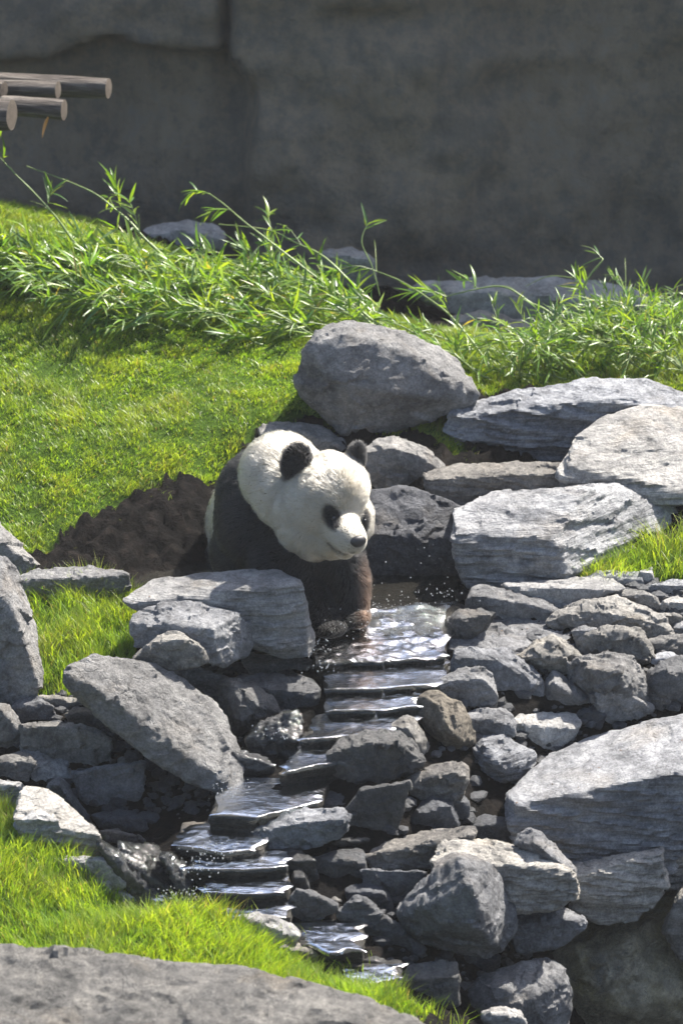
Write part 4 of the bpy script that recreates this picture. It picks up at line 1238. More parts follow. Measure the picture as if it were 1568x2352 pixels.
    mouth = [on_skin(*q)[0] for q in ((757, 1247), (768, 1259), (781, 1268), (796, 1271), (812, 1268))]
    mouth = [q for q in mouth if q is not None]
    for a, b in zip(mouth[:-1], mouth[1:]):
        a_, b_ = np.array(a), np.array(b)
        t = np.clip(((co - a_) @ (b_ - a_)) / max(1e-9, (b_ - a_) @ (b_ - a_)), 0, 1)
        d = np.linalg.norm(co - (a_ + t[:, None] * (b_ - a_)), axis=1)
        white = np.minimum(white, np.clip((d - .003) / .010 + .3 * (a is not mouth[0]), 0, 1))
    mouthd = white
    wcol = np.array([.30, .268, .212])
    bcol = np.array([.0035, .0034, .0036])
    # grime at random, and shade of the lower face put into the coat colour
    grime_shade = np.clip(.5 + .55 * fbm(co * 9, 3, 14), 0, 1)[:, None]
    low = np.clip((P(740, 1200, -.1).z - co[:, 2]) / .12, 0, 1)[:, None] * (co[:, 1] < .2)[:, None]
    wv = wcol * (1 - .55 * np.clip(.25 * grime_shade + .75 * low * (.4 + .6 * grime_shade), 0, 1) * np.array([.55, .72, 1.0]))
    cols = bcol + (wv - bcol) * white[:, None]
    brown = np.clip((co[:, 0] - P(812, 1300, 0).x) / .05, 0, 1) * np.clip((P(800, 1265, 0).z - co[:, 2]) / .06, 0, 1)  # brown sunlit sheen of the wet foreleg, put into the colour on its sunward side
    cols = cols + (1 - white)[:, None] * brown[:, None] * np.array([.035, .017, .009])
    # dusty yellow tint on the neck and crown
    M = NT('panda_skin')
    a = M.n('ShaderNodeAttribute', attribute_name='coat')
    M.l(a.outputs['Color'], M.b.inputs['Base Color'])
    M.b.inputs['Roughness'].default_value = .9
    M.b.inputs['Specular IOR Level'].default_value = .1
    body.materials.clear()
    body.materials.append(M.m)
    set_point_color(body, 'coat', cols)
    root = empty('giant_panda', base)
    tag(root, 'giant panda wading out of the pool with its head turned aside', 'panda')
    bo = obj('body', body, (0, 0, 0), root)
    body.transform(Matrix.Translation(-base))
    body.polygons.foreach_set('use_smooth', np.ones(len(body.polygons), dtype=bool))
    # ---- nose and eyes
    def blob(name, loc, nor, rad, sq, mat, depth):
        bm = bmesh.new()
        bmesh.ops.create_uvsphere(bm, u_segments=24, v_segments=16, radius=1)
        q = Vector(nor).to_track_quat('Z', 'Y').to_matrix().to_4x4()
        for v in bm.verts:
            v.co = Vector((v.co.x * rad * sq[0], v.co.y * rad * sq[1], v.co.z * rad * sq[2]))
            if name == 'nose':
                k = 1 - .25 * max(0, -v.co.y / rad)
                v.co.x *= k
        bmesh.ops.transform(bm, matrix=Matrix.Translation(Vector(loc) + Vector(nor) * depth - base) @ q, verts=bm.verts)
        me = bpy.data.meshes.new(name)
        bm.to_mesh(me)
        bm.free()
        for p in me.polygons:
            p.use_smooth = True
        me.materials.append(mat)
        return obj(name, me, (0, 0, 0), root)
    N = NT('nose_leather')
    N.b.inputs['Base Color'].default_value = (.018, .017, .018, 1)
    N.b.inputs['Roughness'].default_value = .42
    vv, _ = N.coords()
    N.l(N.bump(N.noise(vv, 220, 3, .6), .5, .003), N.b.inputs['Normal'])
    ex = NT('eye_gloss')
    ex.b.inputs['Base Color'].default_value = (.012, .010, .009, 1)
    ex.b.inputs['Roughness'].default_value = .22
    loc, nor = on_skin(822, 1243)
    if loc is not None:
        d = (Vector(loc) - P(744, 1150, -.08)).normalized()
        blob('nose', loc, d, .0285, (1.15, .85, .7), N.m, .002)
    for loc, nor in patches:
        blob('eye', loc, nor, .0085, (1, 1, .8), ex.m, .004)
    # ---- fur
    v3 = co[tris]
    area = .5 * np.linalg.norm(np.cross(v3[:, 1] - v3[:, 0], v3[:, 2] - v3[:, 0]), axis=1)
    r = np.random.default_rng(5)
    NH = 190000
    cen = v3.mean(1)
    face_c = np.array(P(770, 1170, -.15))
    wgt = area * np.where(np.linalg.norm(cen - face_c, axis=1) < .26, 2.6, 1.0) * np.where(cen[:, 1] > .62, .45, 1.0) * np.where(cen[:, 2] < -.03, .05, 1)
    t = r.choice(len(tris), NH, p=wgt / wgt.sum())
    u, v_ = r.random(NH), r.random(NH)
    fl = u + v_ > 1
    u[fl], v_[fl] = 1 - u[fl], 1 - v_[fl]
    bc = np.stack([1 - u - v_, u, v_], -1)
    pos = (co[tris[t]] * bc[:, :, None]).sum(1)
    nor = (no[tris[t]] * bc[:, :, None]).sum(1)
    nor /= np.linalg.norm(nor, axis=1)[:, None]
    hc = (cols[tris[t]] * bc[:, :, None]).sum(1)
    wt = (white[tris[t]] * bc).sum(1)
    # lie of the coat: away from the nose, then down
    nose_p = np.array(P(824, 1244, -.33))
    fl = pos - nose_p
    fl /= np.linalg.norm(fl, axis=1)[:, None] + 1e-9
    fl = fl + np.array([-.15, .25, -.75]) * np.clip(np.linalg.norm(pos - nose_p, axis=1) / .3, .1, 1)[:, None]
    fl = fl + .22 * np.c_[vnoise(pos * 14, 1), vnoise(pos * 14 + 9, 2), vnoise(pos * 14 + 19, 3)] + .16 * r.normal(size=(NH, 3))
    fl = fl - nor * (fl * nor).sum(1)[:, None]
    fl /= np.linalg.norm(fl, axis=1)[:, None] + 1e-9
    dn = np.linalg.norm(pos - nose_p, axis=1)
    L = np.interp(dn, [.0, .05, .12, .22, .4], [.004, .006, .012, .02, .032]) * r.uniform(.65, 1.25, NH)
    ear1, ear2 = np.array(P(680, 1060, -.135)), np.array(P(816, 1056, -.06))
    ne = np.minimum(np.linalg.norm(pos - ear1, axis=1), np.linalg.norm(pos - ear2, axis=1))
    L = np.where(ne < .075, L * .62, L)
    L = np.where((pos[:, 2] < .16) & (dn > .22), L * np.interp(pos[:, 2], [-.05, .05, .16], [.16, .22, 1.0]), L)
    pts = np.zeros((NH, 4, 3))
    for k, (a, b) in enumerate(((-.12, 0), (.20, .22), (.30, .58), (.33, .95))):
        pts[:, k] = pos + nor * (L * a)[:, None] + fl * (L * b)[:, None]
    # gather tips into little locks
    pts[:, 3] += (np.c_[vnoise(pos * 55, 31), vnoise(pos * 55, 32), vnoise(pos * 55, 33)]) * (L * .22)[:, None]
    pts -= np.array(base)
    shade = r.uniform(.86, 1.12, NH)[:, None]
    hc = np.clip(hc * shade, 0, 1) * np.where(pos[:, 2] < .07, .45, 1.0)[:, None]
    hcv = bpy.data.hair_curves.new('fur')
    hcv.add_curves([4] * NH)
    hcv.attributes['position'].data.foreach_set('vector', pts.astype(np.float32).ravel())
    ra = hcv.attributes.get('radius') or hcv.attributes.new('radius', 'FLOAT', 'POINT')
    rad = np.tile(np.array([.00055, .0005, .0004, .00012]), NH)
    ra.data.foreach_set('value', rad.astype(np.float32))
    ca = hcv.attributes.new('coat', 'FLOAT_COLOR', 'CURVE')
    c4 = np.ones((NH, 4), dtype=np.float32)
    c4[:, :3] = hc
    ca.data.foreach_set('color', c4.ravel())
    H = NT('panda_fur')
    at = H.n('ShaderNodeAttribute', attribute_name='coat')
    hb = H.n('ShaderNodeBsdfHairPrincipled', parametrization='COLOR')
    H.l(at.outputs['Color'], hb.inputs['Color'])
    hb.inputs['Roughness'].default_value = .45
    hb.inputs['Radial Roughness'].default_value = .6
    H.l(hb.outputs[0], H.out.inputs['Surface'])
    hcv.materials.append(H.m)
    fo = bpy.data.objects.new('fur', hcv)
    link(fo, root)
    # whiskers are part of the coat; claws on the fore paws
    K = NT('claw_horn')
    K.b.inputs['Base Color'].default_value = (.05, .04, .035, 1)
    K.b.inputs['Roughness'].default_value = .4
    for (px, py, Y) in ((814, 1426, -.115), (756, 1447, -.18)):
        for j in range(5):
            a = (j - 2) * .26
            p0 = P(px + (j - 2) * 13, py + abs(j - 2) * -2, Y + .012 * abs(j - 2))
            bm = bmesh.new()
            bmesh.ops.create_cone(bm, segments=8, radius1=.0055, radius2=.0008, depth=.026, cap_ends=True)
            q = Vector((math.sin(a), -math.cos(a), -.35)).to_track_quat('Z', 'Y').to_matrix().to_4x4()
            bmesh.ops.transform(bm, matrix=Matrix.Translation(p0 - base) @ q, verts=bm.verts)
            me = bpy.data.meshes.new('claw')
            bm.to_mesh(me)
            bm.free()
            me.materials.append(K.m)
            obj('claw', me, (0, 0, 0), root)
build_panda()

# ------------------------------------------------------------ grass
def grass_material(name, tone=1.0):
    M = NT(name)
    at = M.n('ShaderNodeAttribute', attribute_name='blade')
    df = M.n('ShaderNodeBsdfPrincipled')
    M.l(at.outputs['Color'], df.inputs['Base Color'])
    df.inputs['Roughness'].default_value = .38
    df.inputs['Specular IOR Level'].default_value = .55
    tr = M.n('ShaderNodeBsdfTranslucent')
    M.l(M.mix(1.0, at.outputs['Color'], (1.5, 1.45, .55), 'MULTIPLY'), tr.inputs['Color'])
    mx = M.n('ShaderNodeMixShader')
    mx.inputs[0].default_value = .55
    M.l(df.outputs[0], mx.inputs[1])
    M.l(tr.outputs[0], mx.inputs[2])
    M.l(mx.outputs[0], M.out.inputs['Surface'])
    return M.m
MAT['grass'] = grass_material('grass_blade')
def ground_detail(xy, z):
    return z + fbm(np.c_[xy * 5, z], 3, 5) * .012
def build_grass(key, label, density, hmin, hmax, seed, clump=.5, width=.0034, lean=.5, keep=None, bare=0.0):
    poly = np.array(GPOLY[key])
    r = np.random.default_rng(seed)
    lo, hi = poly.min(0), poly.max(0)
    lo = np.maximum(lo, [-2.3, -3.5])
    hi = np.minimum(hi, [2.3, 3.6])
    N = int(density * np.prod(hi - lo))
    xy = lo + r.random((N, 2)) * (hi - lo)
    jit = xy + .055 * np.c_[vnoise(np.c_[xy * 12, np.zeros(N)], 3), vnoise(np.c_[xy * 12, np.ones(N) * 5], 4)]
    jit = jit + r.normal(size=(N, 2)) * np.where(r.random(N) < .16, .07, .006)[:, None]
    xy = xy[inside(poly, jit)]
    n0 = fbm(np.c_[xy * 7, np.zeros(len(xy))], 3, seed)
    n1 = fbm(np.c_[xy * 22, np.zeros(len(xy))], 2, seed + 1)
    ok = r.random(len(xy)) < np.clip(.75 + clump * (n0 * .5 + n1 * .6) - bare, .06, 1)
    xy, n0, n1 = xy[ok], n0[ok], n1[ok]
    if keep is not None:
        m = keep(xy)
        xy, n0, n1 = xy[m], n0[m], n1[m]
    n = len(xy)
    z = ground_detail(xy, ground_z(xy)) - .006
    h = (hmin + (hmax - hmin) * r.random(n) ** 1.3) * np.clip(1 + .3 * n0 + .3 * n1, .4, 1.7)
    ang = r.random(n) * 2 * math.pi
    comb = vnoise(np.c_[xy * 3.5, np.zeros(n)], seed + 7) * 2.5 + 1.2
    a2 = np.where(r.random(n) < .55, comb + r.normal(size=n) * .6, ang)
    ld = np.c_[np.cos(a2), np.sin(a2)]
    bend = h * lean * r.uniform(.25, 1.5, n)
    wv = np.c_[-np.sin(ang), np.cos(ang)] * (width * r.uniform(.6, 1.25, n))[:, None] * .5
    b = np.c_[xy, z]
    def lay(t, wk):
        c = b.copy()
        c[:, :2] += ld * (bend * t * t)[:, None]
        c[:, 2] += h * (t - .28 * lean * t * t)
        l_, r_ = c.copy(), c.copy()
        l_[:, :2] += wv * wk
        r_[:, :2] -= wv * wk
        return l_, r_
    l0, r0 = lay(0, 1)
    l1, r1 = lay(.55, .85)
    t1, _ = lay(1.0, 0)
    V = np.stack([l0, r0, l1, r1, t1], 1).reshape(-1, 3)
    k = np.arange(n)[:, None] * 5
    quads = np.concatenate([k, k + 1, k + 3, k + 2], 1)
    tris = np.concatenate([k + 2, k + 3, k + 4], 1)
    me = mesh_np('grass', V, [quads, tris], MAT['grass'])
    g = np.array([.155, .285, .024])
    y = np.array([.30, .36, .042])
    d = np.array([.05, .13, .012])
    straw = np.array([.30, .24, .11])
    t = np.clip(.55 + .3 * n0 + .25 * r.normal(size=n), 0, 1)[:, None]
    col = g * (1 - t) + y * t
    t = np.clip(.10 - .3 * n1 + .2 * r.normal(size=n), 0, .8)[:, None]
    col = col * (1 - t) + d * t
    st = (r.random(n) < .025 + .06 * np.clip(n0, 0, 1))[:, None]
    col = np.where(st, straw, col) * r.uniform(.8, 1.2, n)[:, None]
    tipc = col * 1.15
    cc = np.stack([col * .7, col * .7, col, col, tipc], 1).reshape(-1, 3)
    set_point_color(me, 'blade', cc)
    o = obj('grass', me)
    tag(o, label, 'grass', kind='stuff')
    return n
NB = 0
NB += build_grass('hill', 'short bright green lawn on the hill behind the panda', 38000, .018, .042, 21, clump=.35, lean=.8)
NB += build_grass('patch', 'patch of long green grass beside the tall grey rock', 34000, .045, .11, 22, lean=.6)
NB += build_grass('front', 'thick green grass along the great front boulder', 30000, .04, .10, 23, lean=.55, width=.004)
NB += build_grass('right', 'tuft of tall bright grass behind the stone pile', 24000, .05, .12, 24, lean=.7)
print('BLADES', NB)

# ------------------------------------------------------------ bamboo
def bamboo_materials():
    M = NT('bamboo_leaf')
    oi = M.n('ShaderNodeObjectInfo')
    at = M.n('ShaderNodeAttribute', attribute_name='leafcol')
    df = M.n('ShaderNodeBsdfPrincipled')
    M.l(at.outputs['Color'], df.inputs['Base Color'])
    df.inputs['Roughness'].default_value = .34
    df.inputs['Specular IOR Level'].default_value = .6
    tr = M.n('ShaderNodeBsdfTranslucent')
    M.l(M.mix(1.0, at.outputs['Color'], (1.7, 1.6, .5), 'MULTIPLY'), tr.inputs['Color'])
    mx = M.n('ShaderNodeMixShader')
    mx.inputs[0].default_value = .48
    M.l(df.outputs[0], mx.inputs[1])
    M.l(tr.outputs[0], mx.inputs[2])
    M.l(mx.outputs[0], M.out.inputs['Surface'])
    S = NT('bamboo_cane')
    v, rnd = S.coords()
    c = S.ramp(S.noise(v, 9, 4, .6), [(.3, (.10, .15, .04)), (.6, (.19, .25, .08)), (.8, (.30, .28, .14))])
    S.l(c, S.b.inputs['Base Color'])
    S.b.inputs['Roughness'].default_value = .4
    return M.m, S.m
MAT['leaf'], MAT['cane'] = bamboo_materials()
# a few leaf shapes: folded, arched blade along +X, unit length
def leaf_geo(k):
    r = random.Random(k)
    st = 5
    drop = r.uniform(.05, .35)
    wd = r.uniform(.036, .06)
    V = []
    for i in range(st + 1):
        t = i / st
        w_ = wd * math.sin(math.pi * min(1, (t * .93 + .07)) ** .75) if i < st else 0
        zc = .10 * t - drop * t * t
        V += [(t, w_, zc + w_ * .45), (t, 0, zc), (t, -w_, zc + w_ * .45)]
    F = []
    for i in range(st):
        a = i * 3
        F += [(a, a + 1, a + 4, a + 3), (a + 1, a + 2, a + 5, a + 4)]
    return np.array(V), np.array(F)
LEAVES = [leaf_geo(k) for k in range(6)]
LEAFCOL = [(.11, .21, .03), (.15, .255, .034), (.20, .28, .04), (.075, .16, .045), (.14, .22, .075), (.30, .25, .08)]
LEAFME = {}
def leaf_mesh(k, c):
    if (k, c) not in LEAFME:
        me = mesh_np('leaf', LEAVES[k][0], [LEAVES[k][1]], MAT['leaf'])
        set_point_color(me, 'leafcol', np.tile(np.array(LEAFCOL[c]), (len(LEAVES[k][0]), 1)))
        LEAFME[(k, c)] = me
    return LEAFME[(k, c)]
def tube(path, r0, r1, seg=6, nodes=None):
    V, F = [], []
    n = len(path)
    for i, p in enumerate(path):
        d = (path[min(i + 1, n - 1)] - path[max(i - 1, 0)]).normalized()
        a = d.cross(Vector((0, 0, 1)))
        if a.length < .01:
            a = Vector((1, 0, 0))
        a.normalize()
        b = d.cross(a)
        rad = r0 + (r1 - r0) * i / (n - 1)
        if nodes and i % nodes == 0:
            rad *= 1.3
        for k in range(seg):
            t = 2 * math.pi * k / seg
            V.append(tuple(p + (a * math.cos(t) + b * math.sin(t)) * rad))
    for i in range(n - 1):
        for k in range(seg):
            F.append((i * seg + k, i * seg + (k + 1) % seg, (i + 1) * seg + (k + 1) % seg, (i + 1) * seg + k))
    return V, F
def smooth_path(pts, n):
    out = []
    m = len(pts)
    for i in range(n):
        t = i / (n - 1) * (m - 1)
        k = min(int(t), m - 2)
        f = t - k
        p0, p1, p2, p3 = pts[max(k - 1, 0)], pts[k], pts[k + 1], pts[min(k + 2, m - 1)]
        out.append(.5 * ((2 * p1) + (p2 - p0) * f + (2 * p0 - 5 * p1 + 4 * p2 - p3) * f * f + (3 * p1 - p0 - 3 * p2 + p3) * f ** 3))
    return out
def leaf_frame(p, d, r, L, droop):
    """matrix of one leaf starting at p, growing about direction d"""
    d = d.normalized()
    side = Vector((r.gauss(0, 1), r.gauss(0, 1), r.gauss(0, .8)))
    side = (side - d * side.dot(d)).normalized()
    g = (d * r.uniform(.6, 1.3) + side * r.uniform(.25, .75) + Vector((0, 0, -droop))).normalized()
    up = Vector((r.gauss(0, .5), r.gauss(0, .5), 1))
    y = up.cross(g).normalized()
    z = g.cross(y)
    M = Matrix((g, y, z)).transposed().to_4x4()
    return Matrix.Translation(p) @ M @ Matrix.Diagonal((L, L * r.uniform(.85, 1.25), L, 1))
def bamboo(path, label, nleaf, single, seed, group=None, r0=.006, twigs=4, Lr=(.075, .125), startleaf=.25):
    r = random.Random(seed)
    base = path[-1]
    n = max(8, 4 * len(path))
    sp = smooth_path(path, n)
    root = empty('bamboo_stalk', base)
    tag(root, label, 'bamboo', group)
    V, F = tube([p - base for p in sp], .0018, r0, 6, 4)
    obj('cane', mesh_np('cane', V, [np.array(F)], MAT['cane']), (0, 0, 0), root)
    spots = []
    # twigs leave the cane, leaves sit along the twigs and the cane
    tv, tf, off = [], [], 0
    for k in range(twigs):
        t = r.uniform(.05, .85)
        i = int(t * (n - 2))
        p, d = sp[i], (sp[i] - sp[i + 1]).normalized()
        s = Vector((r.gauss(0, 1), r.gauss(0, 1), r.gauss(.35, .6))).normalized()
        e = (d * 1.0 + s * .9).normalized()
        ln = r.uniform(.10, .24)
        tp = [p, p + e * ln * .5, p + e * ln + Vector((0, 0, -.25 * ln))]
        q = smooth_path(tp, 6)
        v_, f_ = tube([a - base for a in q], .0022, .0010, 4)
        if single:
            obj('twig', mesh_np('twig', v_, [np.array(f_)], MAT['cane']), (0, 0, 0), root)
        else:
            tv += v_
            tf += [tuple(a + off for a in f) for f in f_]
            off += len(v_)
        for j in range(1, 6):
            spots.append((q[j], e))
            spots.append((q[j], e))
    if tv:
        obj('twigs', mesh_np('twigs', tv, [np.array(tf)], MAT['cane']), (0, 0, 0), root)['kind'] = 'stuff'
    for i in range(int(n * (1 - startleaf))):
        spots.append((sp[i], (sp[i] - sp[i + 1]).normalized()))
        if i < n * .3:
            spots.append((sp[i], (sp[i] - sp[i + 1]).normalized()))
    lv, lf, lc, off = [], [], [], 0
    for j in range(nleaf):
        p, d = spots[j % len(spots)] if j < len(spots) else r.choice(spots)
        m = leaf_frame(p - base, d, r, r.uniform(*Lr), r.uniform(.0, .75))
        k = r.randrange(6)
        c = r.choices(range(6), (4, 5, 4, 3, 2, .35))[0]
        if single:
            o = bpy.data.objects.new('leaf', leaf_mesh(k, c))
            COL.objects.link(o)
            o.parent = root
            o.matrix_local = m
        else:
            a = np.array(m)
            lv.append(LEAVES[k][0] @ a[:3, :3].T + a[:3, 3])
            lf.append(LEAVES[k][1] + off)
            off += len(LEAVES[k][0])
            lc.append(np.tile(np.array(LEAFCOL[c]) * r.uniform(.8, 1.2), (len(LEAVES[k][0]), 1)))
    if lv:
        me = mesh_np('foliage', np.concatenate(lv), [np.concatenate(lf)], MAT['leaf'])
        set_point_color(me, 'leafcol', np.concatenate(lc))
        fo = obj('foliage', me, (0, 0, 0), root)
        fo['kind'] = 'stuff'
    return root
def stalk(view, pts, Ytip, Ybase, label, nleaf, seed, **kw):
    q = [cv(view, p) for p in pts]
    m = len(q)
    path = [P(a, b, Ytip + (Ybase - Ytip) * i / (m - 1)) for i, (a, b) in enumerate(q)]
    return bamboo(path, label, nleaf, True, seed, 'long bamboo shoots standing out of the heap', **kw)
stalk('R2', [(-40, 660), (60, 770), (150, 860), (250, 970), (330, 1080), (420, 1180)], 2.7, 2.5, 'slanting bamboo shoot whose bent tip rises above the crest of the lawn', 22, 1)
stalk('R2', [(120, 745), (300, 810), (430, 870), (520, 940), (590, 1000), (650, 1070), (760, 1170)], 2.8, 2.5, 'long arched bamboo shoot with sparse leaves hanging at its thin tip', 26, 2)
stalk('R2', [(935, 865), (1010, 920), (1090, 990), (1220, 1090), (1400, 1230), (1560, 1350), (1700, 1460)], 2.8, 2.2, 'long bamboo shoot with a leafy tip slanting down behind the perched boulder', 34, 3)
stalk('R2', [(980, 1005), (1200, 1030), (1330, 1090), (1450, 1150), (1568, 1260), (1700, 1380)], 2.9, 2.4, 'bamboo shoot lying nearly flat along the top of the heap', 26, 4)
stalk('R3', [(205, 305), (330, 355), (450, 430), (540, 500), (620, 590), (680, 670), (745, 765)], 2.7, 2.1, 'bare sloping bamboo cane reaching down to the long layered slab', 24, 5)
stalk('R3', [(185, 105), (160, 185), (205, 290), (240, 420)], 2.75, 2.6, 'short upright bamboo twig with three leaves standing above the heap', 6, 6, twigs=0, r0=.003)
stalk('R3', [(480, 440), (620, 400), (780, 380), (900, 450), (990, 500), (1080, 620)], 2.6, 2.3, 'arching bamboo shoot with drooping leaves in front of the long ledge', 28, 7)
stalk('R3', [(1080, 350), (1110, 300), (1180, 262), (1215, 262), (1160, 330), (1130, 400), (1165, 490), (1150, 600)], 2.6, 2.4, 'hooked bamboo tip with broad leaves curling over itself', 22, 8)
stalk('R3', [(1290, 345), (1330, 460), (1330, 560), (1300, 660)], 2.6, 2.4, 'upright bamboo shoot with small leaves beside the hooked tip', 24, 9)
stalk('R3', [(1620, 380), (1500, 430), (1400, 500), (1320, 600), (1280, 700)], 2.7, 2.3, 'bamboo shoot bending outward beyond the upright shoot', 30, 10)
stalk('R3', [(0, 390), (100, 450), (220, 560), (330, 660)], 2.4, 2.0, 'bamboo shoot sloping down just above the perched boulder', 26, 11)
stalk('R3', [(640, 690), (820, 705), (1000, 720), (1100, 740)], 2.25, 2.2, 'bare bamboo cane lying flat behind the long layered slab', 6, 12, twigs=0)
# the heap of cut bamboo
HEAP = [(0, 540), (150, 540), (300, 545), (480, 552), (620, 570), (760, 620), (880, 690), (1000, 740), (1100, 770), (1250, 715), (1400, 690), (1600, 690),
        (1600, 880), (1350, 868), (1120, 895), (1060, 850), (900, 800), (700, 800), (560, 800), (400, 775), (250, 745), (100, 705), (0, 690), (-120, 660), (-120, 560)]
heap_w = np.array(HEAP, dtype=float)
rr = random.Random(77)
placed = 0
while placed < 112:
    px, py = (rr.uniform(-110, 1080) if placed < 68 else rr.uniform(1060, 1600)), rr.uniform(540, 890)
    if not inside(heap_w, np.array([[px, py]]))[0]:
        continue
    b = hit_ground(px, py)
    if b.y > 2.85:
        b.y = 2.8 - .3 * rr.random()
        b.z = float(ground_z([[b.x, b.y]])[0])
    ln = rr.uniform(.35, .7) if px < 1060 else rr.uniform(.25, .5)
    up = rr.uniform(.01, .16) if px < 1150 else rr.uniform(.0, .10)
    dx = -rr.uniform(.55, 1.0) if px < 1150 else rr.uniform(-.9, .5)
    dyv = rr.uniform(-.25, .45)
    tip = b + Vector((dx * ln, dyv * ln, up + .06))
    gz_t = float(ground_z([[tip.x, tip.y]])[0])
    tip.z = max(tip.z, gz_t + .05) if px < 1150 else b.z + up + .1
    mid = b.lerp(tip, .5) + Vector((0, 0, rr.uniform(.03, .10)))
    def over(q, m):
        d = q - CAM
        k = DIST / (d.dot(FWD) * MPP)
        sx, sy = 784 + d.dot(RIGHT) * k, 1176 - d.dot(UP) * k
        return sy < np.interp(sx, [-300, 0, 300, 500, 620, 760, 880, 1000, 1150, 1250, 1400, 1700], [520, 535, 555, 560, 580, 630, 695, 760, 775, 735, 715, 705]) + m
    if over(tip, 25 if px < 1060 else 5) or over(mid, 30 if px < 1060 else 10):
        continue
    base = b + Vector((.05, 0, .01))
    bamboo([tip, mid, b + Vector((0, 0, .03)), base], 'leafy bamboo branch in the green heap lying across the top of the lawn', rr.randint(52, 74), False, 500 + placed,
           'leafy bamboo branches of the heap', r0=.004, twigs=6, Lr=(.075, .135) if px < 1060 else (.05, .095), startleaf=.05)
    placed += 1

# ------------------------------------------------------------ log platform
def build_logs():
    Mb = NT('weathered_log')
    v, rnd = Mb.coords()
    mp = Mb.n('ShaderNodeMapping')
    mp.inputs['Scale'].default_value = (1.6, 16, 16)
    Mb.l(v, mp.inputs[0])
    g = Mb.noise(mp.outputs[0], 2.2, 8, .7, .4)
    col = Mb.ramp(g, [(.36, (.018, .014, .011)), (.5, (.075, .06, .05)), (.62, (.19, .165, .14))])
    Mb.l(col, Mb.b.inputs['Base Color'])
    Mb.b.inputs['Roughness'].default_value = .8
    Mb.l(Mb.bump(g, 1.0, .04), Mb.b.inputs['Normal'])
    Me = NT('sawn_log_end')
    tc = Me.n('ShaderNodeTexCoord')
    wv = Me.n('ShaderNodeTexWave', wave_type='RINGS', rings_direction='X')
    wv.inputs['Scale'].default_value = 28
    wv.inputs['Distortion'].default_value = 1.5
    Me.l(tc.outputs['Object'], wv.inputs['Vector'])
    Me.l(Me.mix(.6, Me.ramp(wv.outputs['Fac'], [(.2, (.045, .03, .02)), (.8, (.085, .06, .042))]), Me.ramp(Me.noise(tc.outputs['Object'], 30, 5), [(.3, (.035, .028, .022)), (.7, (.12, .098, .078))])), Me.b.inputs['Base Color'])
    Me.b.inputs['Roughness'].default_value = .85
    Yp = 2.75
    root = empty('log_platform', P(-160, 250, Yp))
    rb = root.location.copy()
    tag(root, 'raised platform of weathered grey brown logs in front of the wall', 'platform')
    def log(name, a, b, ra, rb_, mat_end=True, seed=0):
        r = np.random.default_rng(seed)
        d = (b - a)
        L = d.length
        n, seg = 26, 22
        V = []
        for i in range(n + 1):
            t = i / n
            for k in range(seg):
                an = 2 * math.pi * k / seg
                rad = (ra + (rb_ - ra) * t) * (1 + .09 * float(vnoise(np.array([[t * 5 * L, math.cos(an) * 1.3, math.sin(an) * 1.3 + seed * 3]]), seed)[0]) + .03 * float(vnoise(np.array([[t * 14 * L, math.cos(an) * 5, math.sin(an) * 5]]), seed + 3)[0]))
                if i in (0, n):
                    rad *= .97
                V.append((t * L, math.cos(an) * rad, math.sin(an) * rad))
        F = []
        for i in range(n):
            for k in range(seg):
                F.append((i * seg + k, i * seg + (k + 1) % seg, (i + 1) * seg + (k + 1) % seg, (i + 1) * seg + k))
        me = mesh_np(name, V, [np.array(F)], Mb.m)
        q = d.normalized().to_track_quat('X', 'Z')
        o = bpy.data.objects.new(name, me)
        link(o, root)
        o.location = a - rb
        o.rotation_euler = q.to_euler()
        for xx, sg in ((0, -1), (L, 1)):
            V2 = [(xx + sg * .002, 0, 0)] + [(xx, V[(0 if sg < 0 else n) * seg + k][1], V[(0 if sg < 0 else n) * seg + k][2]) for k in range(seg)]
            F2 = np.array([(0, 1 + k, 1 + (k + 1) % seg) if sg > 0 else (0, 1 + (k + 1) % seg, 1 + k) for k in range(seg)])
            e = bpy.data.objects.new('sawn_end', mesh_np('sawn_end', V2, [F2], Me.m, False))
            link(e, o)
        return o
    s = mscale(Yp)
    log('log', P(-520, 158, Yp + .62), P(250, 204, Yp + .22), 24 * s, 24 * s, seed=1)
    log('log', P(-520, 190, Yp + .45), P(134, 207, Yp + .1), 22 * s, 20 * s, seed=2)
    log('log', P(-520, 205, Yp + .25), P(148, 252, Yp - .1), 25 * s, 23 * s, seed=3)
    log('log', P(-520, 240, Yp + .1), P(28, 264, Yp - .22), 36 * s, 34 * s, seed=4)
    log('log', P(-60, 196, Yp + .05), P(10, 206, Yp - .02), 18 * s, 17 * s, seed=5)
    # cross beam and posts that carry the logs, outside the frame
    log('beam', P(-150, 265, Yp + .75), P(-150, 330, Yp - .45), .06, .06, seed=6)
    for Y2 in (Yp + .55, Yp - .3):
        top = P(-150, 290, Y2)
        gzz = float(ground_z([[top.x, top.y]])[0])
        log('post', Vector((top.x, top.y, gzz - .15)), top, .06, .055, seed=8)
    # dry leaf dangling from a log
    Ml = NT('dry_leaf')
    Ml.b.inputs['Base Color'].default_value = (.45, .20, .04, 1)
    Ml.b.inputs['Roughness'].default_value = .5
    k = leaf_mesh(2, 5).copy()
    k.materials.clear()
    k.materials.append(Ml.m)
    k.name = 'dry_leaf'
    o = bpy.data.objects.new('dry_leaf', k)
    link(o)
    a, b = P(112, 268, Yp - .12), P(94, 312, Yp - .14)
    d = (b - a)
    o.location = a
    o.rotation_euler = d.normalized().to_track_quat('X', 'Y').to_euler()
    o.scale = (d.length * 1.1, d.length * 1.6, d.length)
    tag(o, 'dry orange leaf dangling from the log platform', 'leaf')
build_logs()

